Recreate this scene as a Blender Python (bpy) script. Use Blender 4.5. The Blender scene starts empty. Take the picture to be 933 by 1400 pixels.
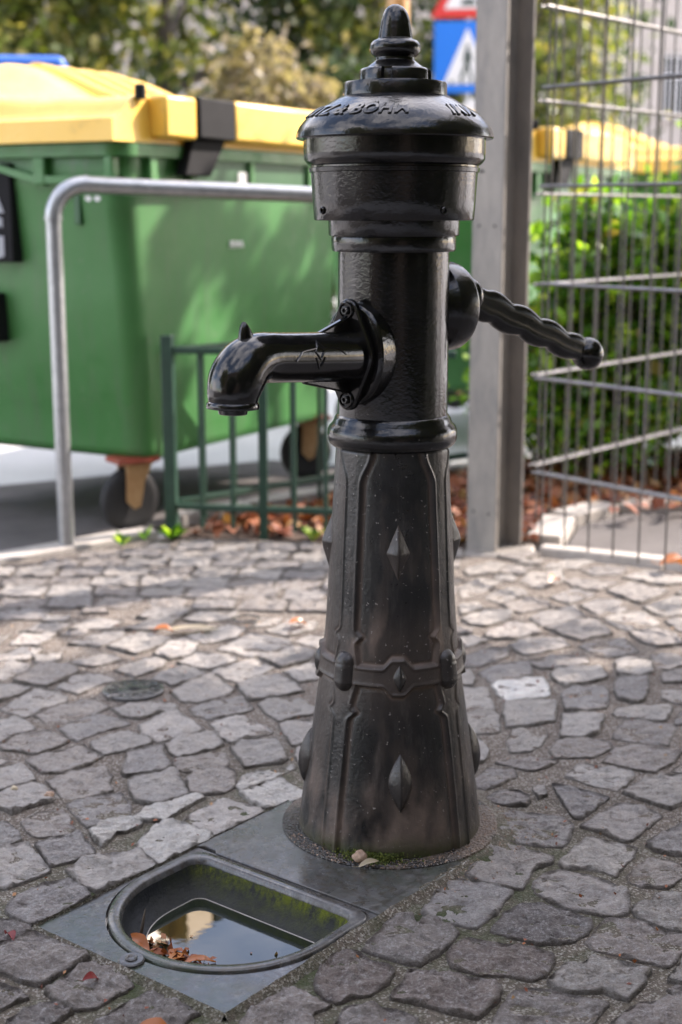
import bpy, bmesh, math, random
import numpy as np
from mathutils import Vector, Matrix, noise
R = math.radians
random.seed(7)
rng = np.random.default_rng(7)
scene = bpy.context.scene
col = scene.collection

# ---------------------------------------------------------------- camera
cam_data = bpy.data.cameras.new('camera')
cam_data.sensor_fit = 'VERTICAL'; cam_data.sensor_height = 36.0; cam_data.lens = 50.0
cam_data.clip_start = 0.05; cam_data.clip_end = 400
cam = bpy.data.objects.new('camera', cam_data); col.objects.link(cam)
cam.location = (0, 0, 1.04)
cam.rotation_euler = (R(90 - 11.9), 0, 0)
cam_data.dof.use_dof = True
cam_data.dof.focus_distance = 2.12
cam_data.dof.aperture_fstop = 3.1
cam_data.dof.aperture_blades = 7
scene.camera = cam

# ---------------------------------------------------------------- world, sun, exposure
SUN_DIR = Vector((0.78, 0.42, 0.64)).normalized()          # towards the sun
SUN_EL = math.asin(SUN_DIR.z); SUN_AZ = math.atan2(SUN_DIR.x, SUN_DIR.y)
world = bpy.data.worlds.new('World'); scene.world = world
world.use_nodes = True
nt = world.node_tree
bg = nt.nodes['Background']; bg.inputs['Strength'].default_value = 0.15
sky = nt.nodes.new('ShaderNodeTexSky'); sky.sky_type = 'NISHITA'; sky.sun_disc = False
sky.sun_elevation = SUN_EL; sky.sun_rotation = SUN_AZ
tc = nt.nodes.new('ShaderNodeTexCoord')
mp = nt.nodes.new('ShaderNodeMapping'); mp.inputs['Scale'].default_value = (1, 1, 2.2)
nz = nt.nodes.new('ShaderNodeTexNoise'); nz.inputs['Scale'].default_value = 2.6; nz.inputs['Detail'].default_value = 7
rp = nt.nodes.new('ShaderNodeValToRGB'); rp.color_ramp.elements[0].position = .44; rp.color_ramp.elements[1].position = .66
mx = nt.nodes.new('ShaderNodeMix'); mx.data_type = 'RGBA'
mx.inputs[7].default_value = (8.6, 8.7, 9.0, 1)            # sunlit cloud, in the sky texture's own units
nt.links.new(tc.outputs['Generated'], mp.inputs[0]); nt.links.new(mp.outputs[0], nz.inputs['Vector'])
nt.links.new(nz.outputs['Fac'], rp.inputs[0]); nt.links.new(rp.outputs[0], mx.inputs[0])
nt.links.new(sky.outputs[0], mx.inputs[6]); nt.links.new(mx.outputs[2], bg.inputs['Color'])
sd = bpy.data.lights.new('sun', 'SUN'); sd.energy = 3.3; sd.angle = R(0.53); sd.color = (1, .95, .87)
sun = bpy.data.objects.new('sun', sd); col.objects.link(sun)
sun.rotation_euler = SUN_DIR.to_track_quat('Z', 'Y').to_euler()
sun.location = (6, 3, 8)
vs = scene.view_settings
vs.view_transform = 'Standard'; vs.look = 'None'; vs.exposure = 1.95; vs.gamma = 1
vs.use_white_balance = True; vs.white_balance_temperature = 6800; vs.white_balance_tint = 17   # camera balanced for open shade
scene.render.engine = 'CYCLES'
scene.cycles.use_denoising = True
scene.cycles.max_bounces = 6; scene.cycles.diffuse_bounces = 3; scene.cycles.glossy_bounces = 3
scene.cycles.transmission_bounces = 4; scene.cycles.caustics_reflective = False; scene.cycles.caustics_refractive = False
scene.cycles.sample_clamp_indirect = 6

# ---------------------------------------------------------------- object helpers
def tag(o, label=None, cat=None, group=None, kind=None):
    if label: o['label'] = label
    if cat: o['category'] = cat
    if group: o['group'] = group
    if kind: o['kind'] = kind
    return o
def empty(name, loc=(0, 0, 0), rz=0):
    o = bpy.data.objects.new(name, None); col.objects.link(o)
    o.location = loc; o.rotation_euler = (0, 0, rz); o.empty_display_size = .1
    return o
def link(name, me, parent=None, loc=(0, 0, 0)):
    o = bpy.data.objects.new(name, me); col.objects.link(o); o.location = loc
    if parent: o.parent = parent
    return o
class MB:
    def __init__(s): s.v = []; s.f = []
    def add(s, v, f):
        n = len(s.v); s.v += [tuple(p) for p in v]; s.f += [tuple(i + n for i in q) for q in f]; return s
    def box(s, x0, x1, y0, y1, z0, z1, M=None):
        v = [Vector((x, y, z)) for x in (x0, x1) for y in (y0, y1) for z in (z0, z1)]
        if M: v = [M @ p for p in v]
        return s.add(v, [(0, 1, 3, 2), (4, 6, 7, 5), (0, 4, 5, 1), (2, 3, 7, 6), (0, 2, 6, 4), (1, 5, 7, 3)])
    def prism(s, pts, z0, z1, M=None):
        n = len(pts)
        v = [Vector((x, y, z0)) for x, y in pts] + [Vector((x, y, z1)) for x, y in pts]
        if M: v = [M @ p for p in v]
        return s.add(v, [tuple(range(n))[::-1], tuple(range(n, 2 * n))] + [(i, (i + 1) % n, n + (i + 1) % n, n + i) for i in range(n)])
    def tube(s, path, rad, n=16, caps=True, flat=1.0, up=None):
        path = [Vector(p) for p in path]
        if not hasattr(rad, '__len__'): rad = [rad] * len(path)
        T0 = (path[1] - path[0]).normalized()
        X = (Vector(up) if up else (Vector((0, 0, 1)) if abs(T0.z) < .9 else Vector((1, 0, 0))))
        v = []
        for i, p in enumerate(path):
            T = (path[min(i + 1, len(path) - 1)] - path[max(i - 1, 0)]).normalized()
            X = (X - T * X.dot(T)).normalized(); Y = T.cross(X)
            for k in range(n):
                a = 2 * math.pi * k / n
                v.append(p + (X * math.cos(a) + Y * math.sin(a) * flat) * rad[i])
        f = [(i * n + k, i * n + (k + 1) % n, (i + 1) * n + (k + 1) % n, (i + 1) * n + k) for i in range(len(path) - 1) for k in range(n)]
        if caps: f += [tuple(range(n))[::-1], tuple(range((len(path) - 1) * n, len(path) * n))]
        return s.add(v, f)
    def lathe(s, prof, n=64, M=None, closed=False):
        v = []
        for z, r in prof:
            for k in range(n):
                a = 2 * math.pi * k / n; v.append(Vector((r * math.cos(a), r * math.sin(a), z)))
        if M: v = [M @ p for p in v]
        m = len(prof)
        f = [(i * n + k, i * n + (k + 1) % n, (i + 1) * n + (k + 1) % n, (i + 1) * n + k) for i in range(m - 1) for k in range(n)]
        if prof[0][1] > 1e-4: f.append(tuple(range(n))[::-1])
        if prof[-1][1] > 1e-4: f.append(tuple(range((m - 1) * n, m * n)))
        return s.add(v, f)
    def mesh(s, name, m, smooth=True, sharp=40):
        me = bpy.data.meshes.new(name); me.from_pydata(s.v, [], s.f)
        if m: me.materials.append(m)
        bm = bmesh.new(); bm.from_mesh(me)
        bmesh.ops.recalc_face_normals(bm, faces=bm.faces)
        if smooth:
            for f in bm.faces: f.smooth = True
            for e in bm.edges:
                if len(e.link_faces) == 2 and e.calc_face_angle(0) > R(sharp): e.smooth = False
        bm.to_mesh(me); bm.free()
        return me
    def build(s, name, m, parent=None, loc=(0, 0, 0), smooth=True, sharp=40, bevel=0):
        o = link(name, s.mesh(name, m, smooth, sharp), parent, loc)
        if bevel:
            b = o.modifiers.new('bevel', 'BEVEL'); b.width = bevel; b.segments = 2; b.limit_method = 'ANGLE'; b.angle_limit = R(40)
        return o
def smooth_path(pts, sub=6):
    """Catmull-Rom through points of any dimension"""
    P = [np.array(p, float) for p in pts]; P = [2 * P[0] - P[1]] + P + [2 * P[-1] - P[-2]]
    out = []
    for i in range(1, len(P) - 2):
        for j in range(sub):
            t = j / sub; a, b, c, d = P[i - 1], P[i], P[i + 1], P[i + 2]
            out.append(.5 * (2 * b + (c - a) * t + (2 * a - 5 * b + 4 * c - d) * t * t + (3 * b - a - 3 * c + d) * t ** 3))
    out.append(P[-2]); return out
def sstep(a, b, x):
    t = min(1, max(0, (x - a) / (b - a))); return t * t * (3 - 2 * t)
def inside(q, p):
    c = False; j = len(p) - 1
    for i in range(len(p)):
        if (p[i][1] > q[1]) != (p[j][1] > q[1]) and q[0] < (p[j][0] - p[i][0]) * (q[1] - p[i][1]) / (p[j][1] - p[i][1]) + p[i][0]: c = not c
        j = i
    return c

# ---------------------------------------------------------------- materials
def mat(name, color=(.5, .5, .5), rough=.5, metal=0, **kw):
    m = bpy.data.materials.new(name); m.use_nodes = True
    b = m.node_tree.nodes['Principled BSDF']
    b.inputs['Base Color'].default_value = (*color, 1); b.inputs['Roughness'].default_value = rough; b.inputs['Metallic'].default_value = metal
    for k, v in kw.items(): b.inputs[k.replace('_', ' ')].default_value = v
    return m
def N(m, t, **kw):
    n = m.node_tree.nodes.new(t)
    for k, v in kw.items():
        if hasattr(n, k): setattr(n, k, v)
        else: n.inputs[k.replace('_', ' ')].default_value = v
    return n
def L(m, a, b): m.node_tree.links.new(a, b)
def bsdf(m): return m.node_tree.nodes['Principled BSDF']
def coords(m, scale=(1, 1, 1), obj=True):
    t = N(m, 'ShaderNodeTexCoord'); p = N(m, 'ShaderNodeMapping'); p.inputs['Scale'].default_value = scale
    L(m, t.outputs['Object' if obj else 'Generated'], p.inputs[0]); return p.outputs[0]
def noise_n(m, vec, scale, detail=4, rough=.55):
    n = N(m, 'ShaderNodeTexNoise', Scale=scale, Detail=detail, Roughness=rough)
    if vec: L(m, vec, n.inputs['Vector'])
    return n.outputs['Fac']
def ramp(m, fac, stops):
    r = N(m, 'ShaderNodeValToRGB'); e = r.color_ramp.elements
    while len(e) < len(stops): e.new(.5)
    for i, (p, c) in enumerate(stops):
        e[i].position = p; e[i].color = (*c, 1) if hasattr(c, '__len__') else (c, c, c, 1)
    L(m, fac, r.inputs[0]); return r.outputs[0]
def mixc(m, fac, a, b, mode='MIX'):
    x = N(m, 'ShaderNodeMix'); x.data_type = 'RGBA'; x.blend_type = mode
    for i, q in ((0, fac), (6, a), (7, b)):
        if hasattr(q, 'is_output') or isinstance(q, bpy.types.NodeSocket): L(m, q, x.inputs[i])
        else: x.inputs[i].default_value = q if i == 0 else (*q, 1)
    return x.outputs[2]
def math_n(m, op, a, b=None):
    x = N(m, 'ShaderNodeMath', operation=op)
    for i, q in enumerate((a, b)):
        if q is None: continue
        if isinstance(q, bpy.types.NodeSocket): L(m, q, x.inputs[i])
        else: x.inputs[i].default_value = q
    return x.outputs[0]
def bump(m, h, strength, dist, prev=None):
    b = N(m, 'ShaderNodeBump', Strength=strength, Distance=dist); L(m, h, b.inputs['Height'])
    if prev: L(m, prev, b.inputs['Normal'])
    return b.outputs[0]
def setn(m, name, sock): L(m, sock, bsdf(m).inputs[name])

def iron_gloss(name, hammer=.34, r0=.11, r1=.24):
    m = mat(name, (.006, .006, .0065), .3, 0, Specular_IOR_Level=.5)
    c = coords(m)
    setn(m, 'Roughness', ramp(m, noise_n(m, c, 14, 5), [(.3, r0), (.7, r1)]))
    dust = ramp(m, noise_n(m, c, 55, 6, .7), [(.56, 0), (.8, .5)])
    spots = ramp(m, noise_n(m, c, 160, 2), [(.76, 0), (.8, 1)])
    base = mixc(m, dust, (.006, .0058, .0056), (.04, .027, .02))
    setn(m, 'Base Color', mixc(m, math_n(m, 'MULTIPLY', spots, .35), base, (.3, .28, .26)))
    b1 = bump(m, noise_n(m, c, 170, 2), hammer, .0012)
    setn(m, 'Normal', bump(m, noise_n(m, c, 24, 3), hammer, .0016, b1))
    return m
M_GLOSS = iron_gloss('black_enamel_cast_iron')
M_GLOSS2 = iron_gloss('black_enamel_smooth', .10, .09, .2)
M_WORN = mat('weathered_black_cast_iron', (.03, .03, .03), .45)
def worn():
    m = M_WORN; c = coords(m)
    at = N(m, 'ShaderNodeAttribute', attribute_name='dust')
    att = N(m, 'ShaderNodeAttribute', attribute_name='moss')
    n1 = noise_n(m, c, 7, 8, .65); n2 = noise_n(m, c, 40, 6, .7); n3 = noise_n(m, coords(m, (14, 14, 2.2)), 2.2, 7, .7)
    base = mixc(m, ramp(m, n1, [(.45, 0), (.72, 1)]), (.006, .0063, .0068), (.027, .0245, .023))
    base = mixc(m, math_n(m, 'MULTIPLY', ramp(m, n3, [(.54, 0), (.74, 1)]), .5), base, (.10, .088, .08))
    d = math_n(m, 'MULTIPLY', at.outputs['Fac'], math_n(m, 'ADD', math_n(m, 'MULTIPLY', n2, 1.1), .25))
    d.node.use_clamp = True
    base = mixc(m, d, base, (.15, .108, .086))
    sp = ramp(m, noise_n(m, c, 150, 2), [(.70, 0), (.725, 1)])
    base = mixc(m, math_n(m, 'MULTIPLY', sp, .6), base, (.34, .31, .29))
    mo = math_n(m, 'MULTIPLY', att.outputs['Fac'], ramp(m, n2, [(.3, .3), (.55, 1)]))
    base = mixc(m, mo, base, mixc(m, n2, (.012, .016, .004), (.05, .06, .012)))
    setn(m, 'Base Color', base)
    setn(m, 'Roughness', mixc(m, d, ramp(m, n2, [(.3, .24), (.7, .42)]), (.75, .75, .75)))
    b1 = bump(m, noise_n(m, c, 150, 4), .3, .0022)
    setn(m, 'Normal', bump(m, n2, .35, .0028, b1))
worn()
def plain(name, c1, c2, scale=6, rough=.5, metal=0, bs=.2, bd=.001, bscale=80, **kw):
    m = mat(name, c1, rough, metal, **kw); c = coords(m)
    setn(m, 'Base Color', mixc(m, ramp(m, noise_n(m, c, scale, 6, .65), [(.32, 0), (.68, 1)]), c1, c2))
    setn(m, 'Normal', bump(m, noise_n(m, c, bscale, 4), bs, bd))
    return m
M_STONE = mat('granite_sett', (.2, .2, .2), .75)
def stone_mat():
    m = M_STONE; c = coords(m)
    oi = N(m, 'ShaderNodeObjectInfo')
    r1 = N(m, 'ShaderNodeVectorMath', operation='SCALE'); L(m, oi.outputs['Location'], r1.inputs[0]); r1.inputs['Scale'].default_value = 9.7
    v = N(m, 'ShaderNodeVectorMath', operation='ADD'); L(m, c, v.inputs[0]); L(m, r1.outputs[0], v.inputs[1]); v = v.outputs[0]
    n1 = noise_n(m, v, 24, 7, .75); n2 = noise_n(m, v, 120, 6, .85)
    st = N(m, 'ShaderNodeMapping'); st.inputs['Scale'].default_value = (1, 4.5, 3); st.inputs['Rotation'].default_value = (0, 0, -.25); L(m, v, st.inputs[0])
    n3 = noise_n(m, st.outputs[0], 26, 6, .7)
    col_ = oi.outputs['Color']
    base = mixc(m, ramp(m, n1, [(.3, 0), (.7, 1)]), mixc(m, 1, col_, (.80, .79, .79), 'MULTIPLY'), mixc(m, 1, col_, (1.32, 1.28, 1.22), 'MULTIPLY'))
    base = mixc(m, ramp(m, n3, [(.52, 0), (.66, .55)]), base, mixc(m, 1, col_, (.62, .5, .46), 'MULTIPLY'))
    base = mixc(m, ramp(m, n2, [(.50, 0), (.64, .6)]), base, (.60, .58, .56))
    base = mixc(m, ramp(m, n2, [(.34, .6), (.41, 0)]), base, (.10, .085, .078))
    lo = N(m, 'ShaderNodeAttribute', attribute_name='edge')
    base = mixc(m, math_n(m, 'MULTIPLY', lo.outputs['Fac'], ramp(m, n1, [(.35, .25), (.6, .95)])), base, (.075, .06, .045))
    setn(m, 'Base Color', base)
    setn(m, 'Roughness', ramp(m, n1, [(.3, .55), (.7, .85)]))
    b1 = bump(m, n2, .8, .007)
    b2 = bump(m, n3, .8, .022, b1)
    setn(m, 'Normal', bump(m, n1, .8, .03, b2))
stone_mat()
M_BED = mat('gritty_joint_sand', (.1, .08, .06), .9)
def bed_mat():
    m = M_BED; c = coords(m)
    n1 = noise_n(m, c, 3.2, 6, .65); n2 = noise_n(m, c, 120, 5, .75)
    vo = N(m, 'ShaderNodeTexVoronoi', Scale=330); L(m, c, vo.inputs['Vector'])
    g = ramp(m, vo.outputs['Color'], [(.15, 0), (.85, 1)])
    base = mixc(m, ramp(m, n2, [(.3, 0), (.7, 1)]), (.062, .046, .036), (.165, .13, .104))
    base = mixc(m, ramp(m, g, [(.72, 0), (.82, .75)]), base, (.36, .33, .29))
    mo = N(m, 'ShaderNodeAttribute', attribute_name='moss')
    mm = math_n(m, 'MULTIPLY', mo.outputs['Fac'], ramp(m, noise_n(m, c, 16, 6, .7), [(.36, .1), (.6, 1)]))
    base = mixc(m, mm, base, mixc(m, n2, (.02, .025, .01), (.06, .075, .022)))
    setn(m, 'Base Color', base)
    b1 = bump(m, vo.outputs['Distance'], .8, .003)
    setn(m, 'Normal', bump(m, n2, .7, .005, b1))
bed_mat()
M_PLATE = mat('wet_grey_cast_iron_plate', (.1, .11, .12), .3)
def plate_mat():
    m = M_PLATE; c = coords(m)
    n1 = noise_n(m, c, 6, 7, .65); n2 = noise_n(m, c, 90, 5, .7)
    base = mixc(m, ramp(m, n1, [(.35, 0), (.62, 1)]), (.045, .045, .046), (.105, .104, .106))
    base = mixc(m, ramp(m, n2, [(.47, 0), (.60, .8)]), base, (.055, .042, .032))
    base = mixc(m, ramp(m, noise_n(m, c, 38, 8, .8), [(.53, 0), (.62, .6)]), base, (.19, .18, .165))
    base = mixc(m, ramp(m, noise_n(m, c, 13, 8, .8), [(.47, 0), (.58, .6)]), base, (.03, .027, .022))
    mo = N(m, 'ShaderNodeAttribute', attribute_name='moss')
    base = mixc(m, math_n(m, 'MULTIPLY', mo.outputs['Fac'], ramp(m, noise_n(m, c, 30, 5), [(.35, .2), (.6, 1)])), base, (.035, .045, .028))
    w = ramp(m, n1, [(.42, .12), (.6, .45)])
    setn(m, 'Base Color', base); setn(m, 'Roughness', w)
    b1 = bump(m, n2, .3, .0015); setn(m, 'Normal', bump(m, noise_n(m, c, 20, 4), .25, .002, b1))
plate_mat()
M_BASIN = mat('slimy_basin_iron', (.03, .035, .035), .35, 0, Specular_IOR_Level=.3)
def basin_mat():
    m = M_BASIN; c = coords(m)
    mo = N(m, 'ShaderNodeAttribute', attribute_name='moss'); cr = N(m, 'ShaderNodeAttribute', attribute_name='crust')
    n1 = noise_n(m, c, 18, 6, .7); n2 = noise_n(m, c, 130, 5, .75)
    base = mixc(m, n1, (.005, .006, .007), (.020, .022, .025))
    base = mixc(m, math_n(m, 'MULTIPLY', cr.outputs['Fac'], ramp(m, n2, [(.35, .3), (.55, 1)])), base, mixc(m, n2, (.004, .0045, .004), (.024, .026, .022)))
    mm = math_n(m, 'MULTIPLY', mo.outputs['Fac'], ramp(m, noise_n(m, coords(m, (1, 1, .45)), 38, 7, .8), [(.40, .05), (.56, 1)]))
    base = mixc(m, mm, base, mixc(m, n2, (.04, .055, .005), (.17, .19, .02)))
    setn(m, 'Base Color', base); setn(m, 'Roughness', mixc(m, mm, ramp(m, n1, [(.3, .4), (.7, .75)]), (.9, .9, .9)))
    b1 = bump(m, n2, .7, .004); setn(m, 'Normal', b1)
basin_mat()
M_WATER = mat('still_dark_water', (.012, .016, .010), .015, 0, IOR=1.6)
def water_mat():
    m = M_WATER; c = coords(m)
    setn(m, 'Normal', bump(m, noise_n(m, c, 22, 2), .05, .002))
water_mat()
M_GRIT = mat('wet_black_grit', (.03, .028, .026), .2)
def grit_mat():
    m = M_GRIT; c = coords(m)
    vo = N(m, 'ShaderNodeTexVoronoi', Scale=210); L(m, c, vo.inputs['Vector'])
    n = noise_n(m, c, 9, 4)
    setn(m, 'Base Color', mixc(m, ramp(m, n, [(.45, 0), (.6, 1)]), (.025, .023, .022), (.11, .08, .06)))
    setn(m, 'Roughness', ramp(m, n, [(.45, .12), (.62, .6)]))
    setn(m, 'Normal', bump(m, vo.outputs['Distance'], .9, .004))
grit_mat()
M_GALV = plain('galvanised_steel', (.34, .35, .36), (.47, .48, .49), 30, .38, .75, .15, .0006, 60)
M_BEAM = mat('dull_galvanised_beam', (.26, .24, .22), .6)
def beam_mat():
    m = M_BEAM; c = coords(m, (1, 1, .35))
    n1 = noise_n(m, c, 9, 7, .7); n2 = noise_n(m, coords(m), 60, 5, .7)
    base = mixc(m, ramp(m, n1, [(.3, 0), (.7, 1)]), (.17, .162, .155), (.36, .325, .285))
    base = mixc(m, ramp(m, n2, [(.6, 0), (.78, .5)]), base, (.36, .34, .31))
    setn(m, 'Base Color', base); bsdf(m).inputs['Metallic'].default_value = .25
    setn(m, 'Normal', bump(m, n2, .2, .001))
beam_mat()
M_WIRE = plain('grey_zinc_wire', (.11, .102, .096), (.19, .178, .165), 20, .34, .45)
M_GREENPAINT = plain('dark_green_fence_paint', (.012, .04, .026), (.022, .06, .04), 20, .4)
M_BIN = plain('green_bin_plastic', (.04, .17, .04), (.06, .205, .06), 2.2, .42, 0, .12, .001, 200)
def grime():
    m = M_BIN; b = bsdf(m); src = b.inputs['Base Color'].links[0].from_socket
    v = noise_n(m, coords(m, (9, 9, .8)), 2.5, 6, .7); w = noise_n(m, coords(m), 14, 6, .75)
    c1 = mixc(m, math_n(m, 'MULTIPLY', ramp(m, v, [(.5, 0), (.72, 1)]), .4), src, (.10, .13, .085))
    setn(m, 'Base Color', mixc(m, ramp(m, w, [(.6, 0), (.75, .35)]), c1, (.20, .22, .16)))
    setn(m, 'Roughness', ramp(m, w, [(.35, .35), (.7, .6)]))
grime()
M_BINDARK = plain('dark_green_bin_plastic', (.02, .09, .03), (.03, .11, .04), 5, .5)
M_LID = plain('yellow_lid_plastic', (.80, .47, .06), (.84, .53, .09), 3, .3, 0, .08, .001, 120)
def lidgrime():
    m = M_LID; b = bsdf(m); src = b.inputs['Base Color'].links[0].from_socket
    w = noise_n(m, coords(m), 9, 7, .75)
    setn(m, 'Base Color', mixc(m, ramp(m, w, [(.56, 0), (.76, .5)]), src, (.42, .27, .08)))
    setn(m, 'Roughness', ramp(m, w, [(.35, .25), (.7, .5)]))
lidgrime()
M_BLUE = plain('blue_lid_plastic', (.02, .12, .5), (.03, .15, .56), 4, .4)
M_BLACKP = plain('black_plastic', (.005, .005, .006), (.011, .011, .012), 10, .8, Specular_IOR_Level=.25)
M_RUBBER = plain('grey_black_rubber', (.012, .012, .013), (.028, .027, .027), 12, .75)
M_BRACKET = plain('yellow_zinc_bracket', (.36, .2, .085), (.48, .3, .15), 18, .45, .3)
M_RUST = plain('red_primer_plate', (.33, .05, .025), (.25, .07, .04), 20, .6)
M_WHITE = mat('white_sticker', (.75, .75, .74), .5)
M_GREYPRINT = mat('grey_print', (.3, .31, .34), .5)
M_KERB = plain('pale_granite_kerb', (.34, .31, .28), (.46, .42, .38), 25, .8, 0, .5, .003, 120)
M_ASPHALT = plain('worn_asphalt', (.07, .062, .06), (.12, .108, .104), 4, .85, 0, .7, .004, 220)
M_STREET = plain('pale_street_paving', (.42, .415, .41), (.55, .54, .535), 1.2, .8, 0, .5, .004, 90)
M_SOIL = plain('dark_bed_soil', (.035, .024, .018), (.09, .055, .038), 9, .95, 0, .9, .01, 60)
M_BARK = plain('tree_bark', (.045, .035, .027), (.12, .095, .07), 9, .9, 0, .9, .01, 30)
M_PEBBLE = plain('tan_pebble', (.28, .17, .11), (.42, .3, .22), 60, .7, 0, .5, .002, 200)
def leafmat(name, stops, rough=.5, trans=.35):
    m = mat(name, stops[0][1], rough)
    g = N(m, 'ShaderNodeNewGeometry')
    cc = ramp(m, g.outputs['Random Per Island'], stops)
    setn(m, 'Base Color', cc)
    tr = N(m, 'ShaderNodeBsdfTranslucent'); L(m, mixc(m, 1, cc, (1.5, 1.6, .8), 'MULTIPLY'), tr.inputs['Color'])
    ms = N(m, 'ShaderNodeMixShader'); ms.inputs[0].default_value = trans
    out = m.node_tree.nodes['Material Output']
    L(m, bsdf(m).outputs[0], ms.inputs[1]); L(m, tr.outputs[0], ms.inputs[2]); L(m, ms.outputs[0], out.inputs['Surface'])
    return m
M_OLIVE = leafmat('olive_foliage', [(0, (.035, .05, .012)), (.4, (.10, .13, .025)), (.75, (.21, .22, .04)), (1, (.38, .31, .10))])
M_DKGREEN = leafmat('dark_green_foliage', [(0, (.012, .024, .01)), (.6, (.035, .06, .02)), (1, (.1, .13, .035))])
M_BEIGE = leafmat('dry_beige_foliage', [(0, (.09, .07, .03)), (.5, (.20, .16, .09)), (1, (.40, .31, .24))])
M_BUSH = leafmat('fresh_green_foliage', [(0, (.03, .09, .012)), (.4, (.08, .19, .02)), (.75, (.20, .36, .035)), (.93, (.38, .5, .07)), (1, (.30, .20, .06))], .25, .5)
M_LITTER = leafmat('fallen_leaf_litter', [(0, (.07, .025, .015)), (.4, (.2, .05, .02)), (.75, (.33, .11, .04)), (1, (.42, .26, .12))], .6, .15)
M_ORANGE = leafmat('orange_fallen_leaf', [(0, (.16, .04, .012)), (.5, (.34, .10, .025)), (1, (.5, .2, .06))], .35, .2)
M_REDLEAF = leafmat('dark_red_fallen_leaf', [(0, (.12, .008, .012)), (1, (.2, .02, .02))], .5, .2)
M_PALELEAF = leafmat('pale_dry_leaf', [(0, (.4, .33, .24)), (1, (.5, .42, .3))], .6, .2)
M_MOSS = leafmat('bright_moss', [(0, (.03, .05, .006)), (1, (.13, .15, .02))], .8, .2)
M_BROWN = plain('dark_brown_render', (.055, .042, .033), (.085, .066, .05), .8, .9)
M_FACADE = plain('beige_render', (.34, .29, .25), (.44, .385, .34), .8, .9)
M_PANE = mat('dark_window_pane', (.02, .025, .03), .08)
M_SIGNBLUE = mat('sign_blue', (.005, .16, .62), .4)
M_SIGNWHITE = mat('sign_white', (.72, .7, .69), .4)
M_SIGNRED = mat('sign_red', (.6, .035, .03), .4)
M_SIGNBLACK = mat('sign_black', (.03, .05, .04), .5)

# ---------------------------------------------------------------- ground survey, metres
PU = Vector((-.620, -.784)).normalized(); PV = Vector((-PU.y, PU.x)); PT = Vector((-.094, 2.395))   # tray axes
PUMP = Vector((.084, 2.305))
def uvp(u, v, z=0): p = PT + PU * u + PV * v; return (p.x, p.y, z)
def to_uv(x, y): d = Vector((x, y)) - PT; return d.dot(PU), d.dot(PV)
assert PV.x > 0
EDGE = [(-3.2, 2.15), (-1.03, 4.19), (-.575, 4.56), (.36, 4.42), (.60, 4.30), (1.0, 4.10), (1.6, 3.5), (3.2, 1.9), (3.2, -2.5), (-3.2, -2.5)]

# street: one sheet of ground to the horizon with the pit of the tray left open
def grid_sheet(name, m, z, x0, x1, y0, y1, hole=True):
    s = MB()
    c = [uvp(.02, .02), uvp(.02, .36), uvp(.575, .36), uvp(.575, .02)] if hole else None
    o = [(x0, y1), (x1, y1), (x1, y0), (x0, y0)]
    v = [(a, b, z) for a, b in o] + [(p[0], p[1], z) for p in c]
    # tray corners: 0 far-left/top, 1 right, 2 bottom, 3 left
    s.add(v, [(0, 1, 5, 4), (1, 2, 6, 5), (2, 3, 7, 6), (3, 0, 4, 7)])
    return s.build(name, m, smooth=False)
street = grid_sheet('street', M_STREET, -.035, -160, 160, -60, 300); tag(street, kind='structure')

# pavement bed: fine sheet of joint sand between the setts
def build_bed():
    nx, ny = 400, 470
    us = np.linspace(-2.2, 1.9, nx); vs_ = np.linspace(-2.3, 2.3, ny)
    verts = []; idx = {}; faces = []; moss = []
    def ok(u, v):
        if .004 < u < .578 and .004 < v < .381: return False
        x, y, _ = uvp(u, v)
        return y > .2 and abs(x) < 2.4 and inside((x, y), EDGE)
    keep = [[ok(u, v) for v in vs_] for u in us]
    def vid(i, j):
        k = (i, j)
        if k not in idx:
            x, y, _ = uvp(us[i], vs_[j])
            h = noise.fractal(Vector((x * 9, y * 9, 3)), 1, 2, 4) * .003 - .0045
            d = math.hypot(x - PUMP.x, y - PUMP.y)
            h += .011 * (1 - sstep(.16, .24, d)) if (x - PUMP.x) > .02 else 0     # sand banked up against the foot
            idx[k] = len(verts); verts.append((x, y, h))
            u, v = us[i], vs_[j]
            dd = max(max(-u, u - .585, 0), max(-v, v - .385, 0))
            moss.append(min(1, 1.15 * math.exp(-dd / .16) + .35 * math.exp(-((x - .3) ** 2 + (y - 1.95) ** 2) / .08)) * sstep(2.9, 2.5, y))
        return idx[k]
    for i in range(nx - 1):
        for j in range(ny - 1):
            if keep[i][j] and keep[i + 1][j] and keep[i][j + 1] and keep[i + 1][j + 1]:
                faces.append((vid(i, j), vid(i, j + 1), vid(i + 1, j + 1), vid(i + 1, j)))
    me = bpy.data.meshes.new('pavement'); me.from_pydata(verts, [], faces); me.materials.append(M_BED)
    a = me.attributes.new('moss', 'FLOAT', 'POINT'); a.data.foreach_set('value', moss)
    me.shade_smooth()
    return link('pavement', me)
pavement = build_bed(); tag(pavement, kind='structure')

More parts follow.
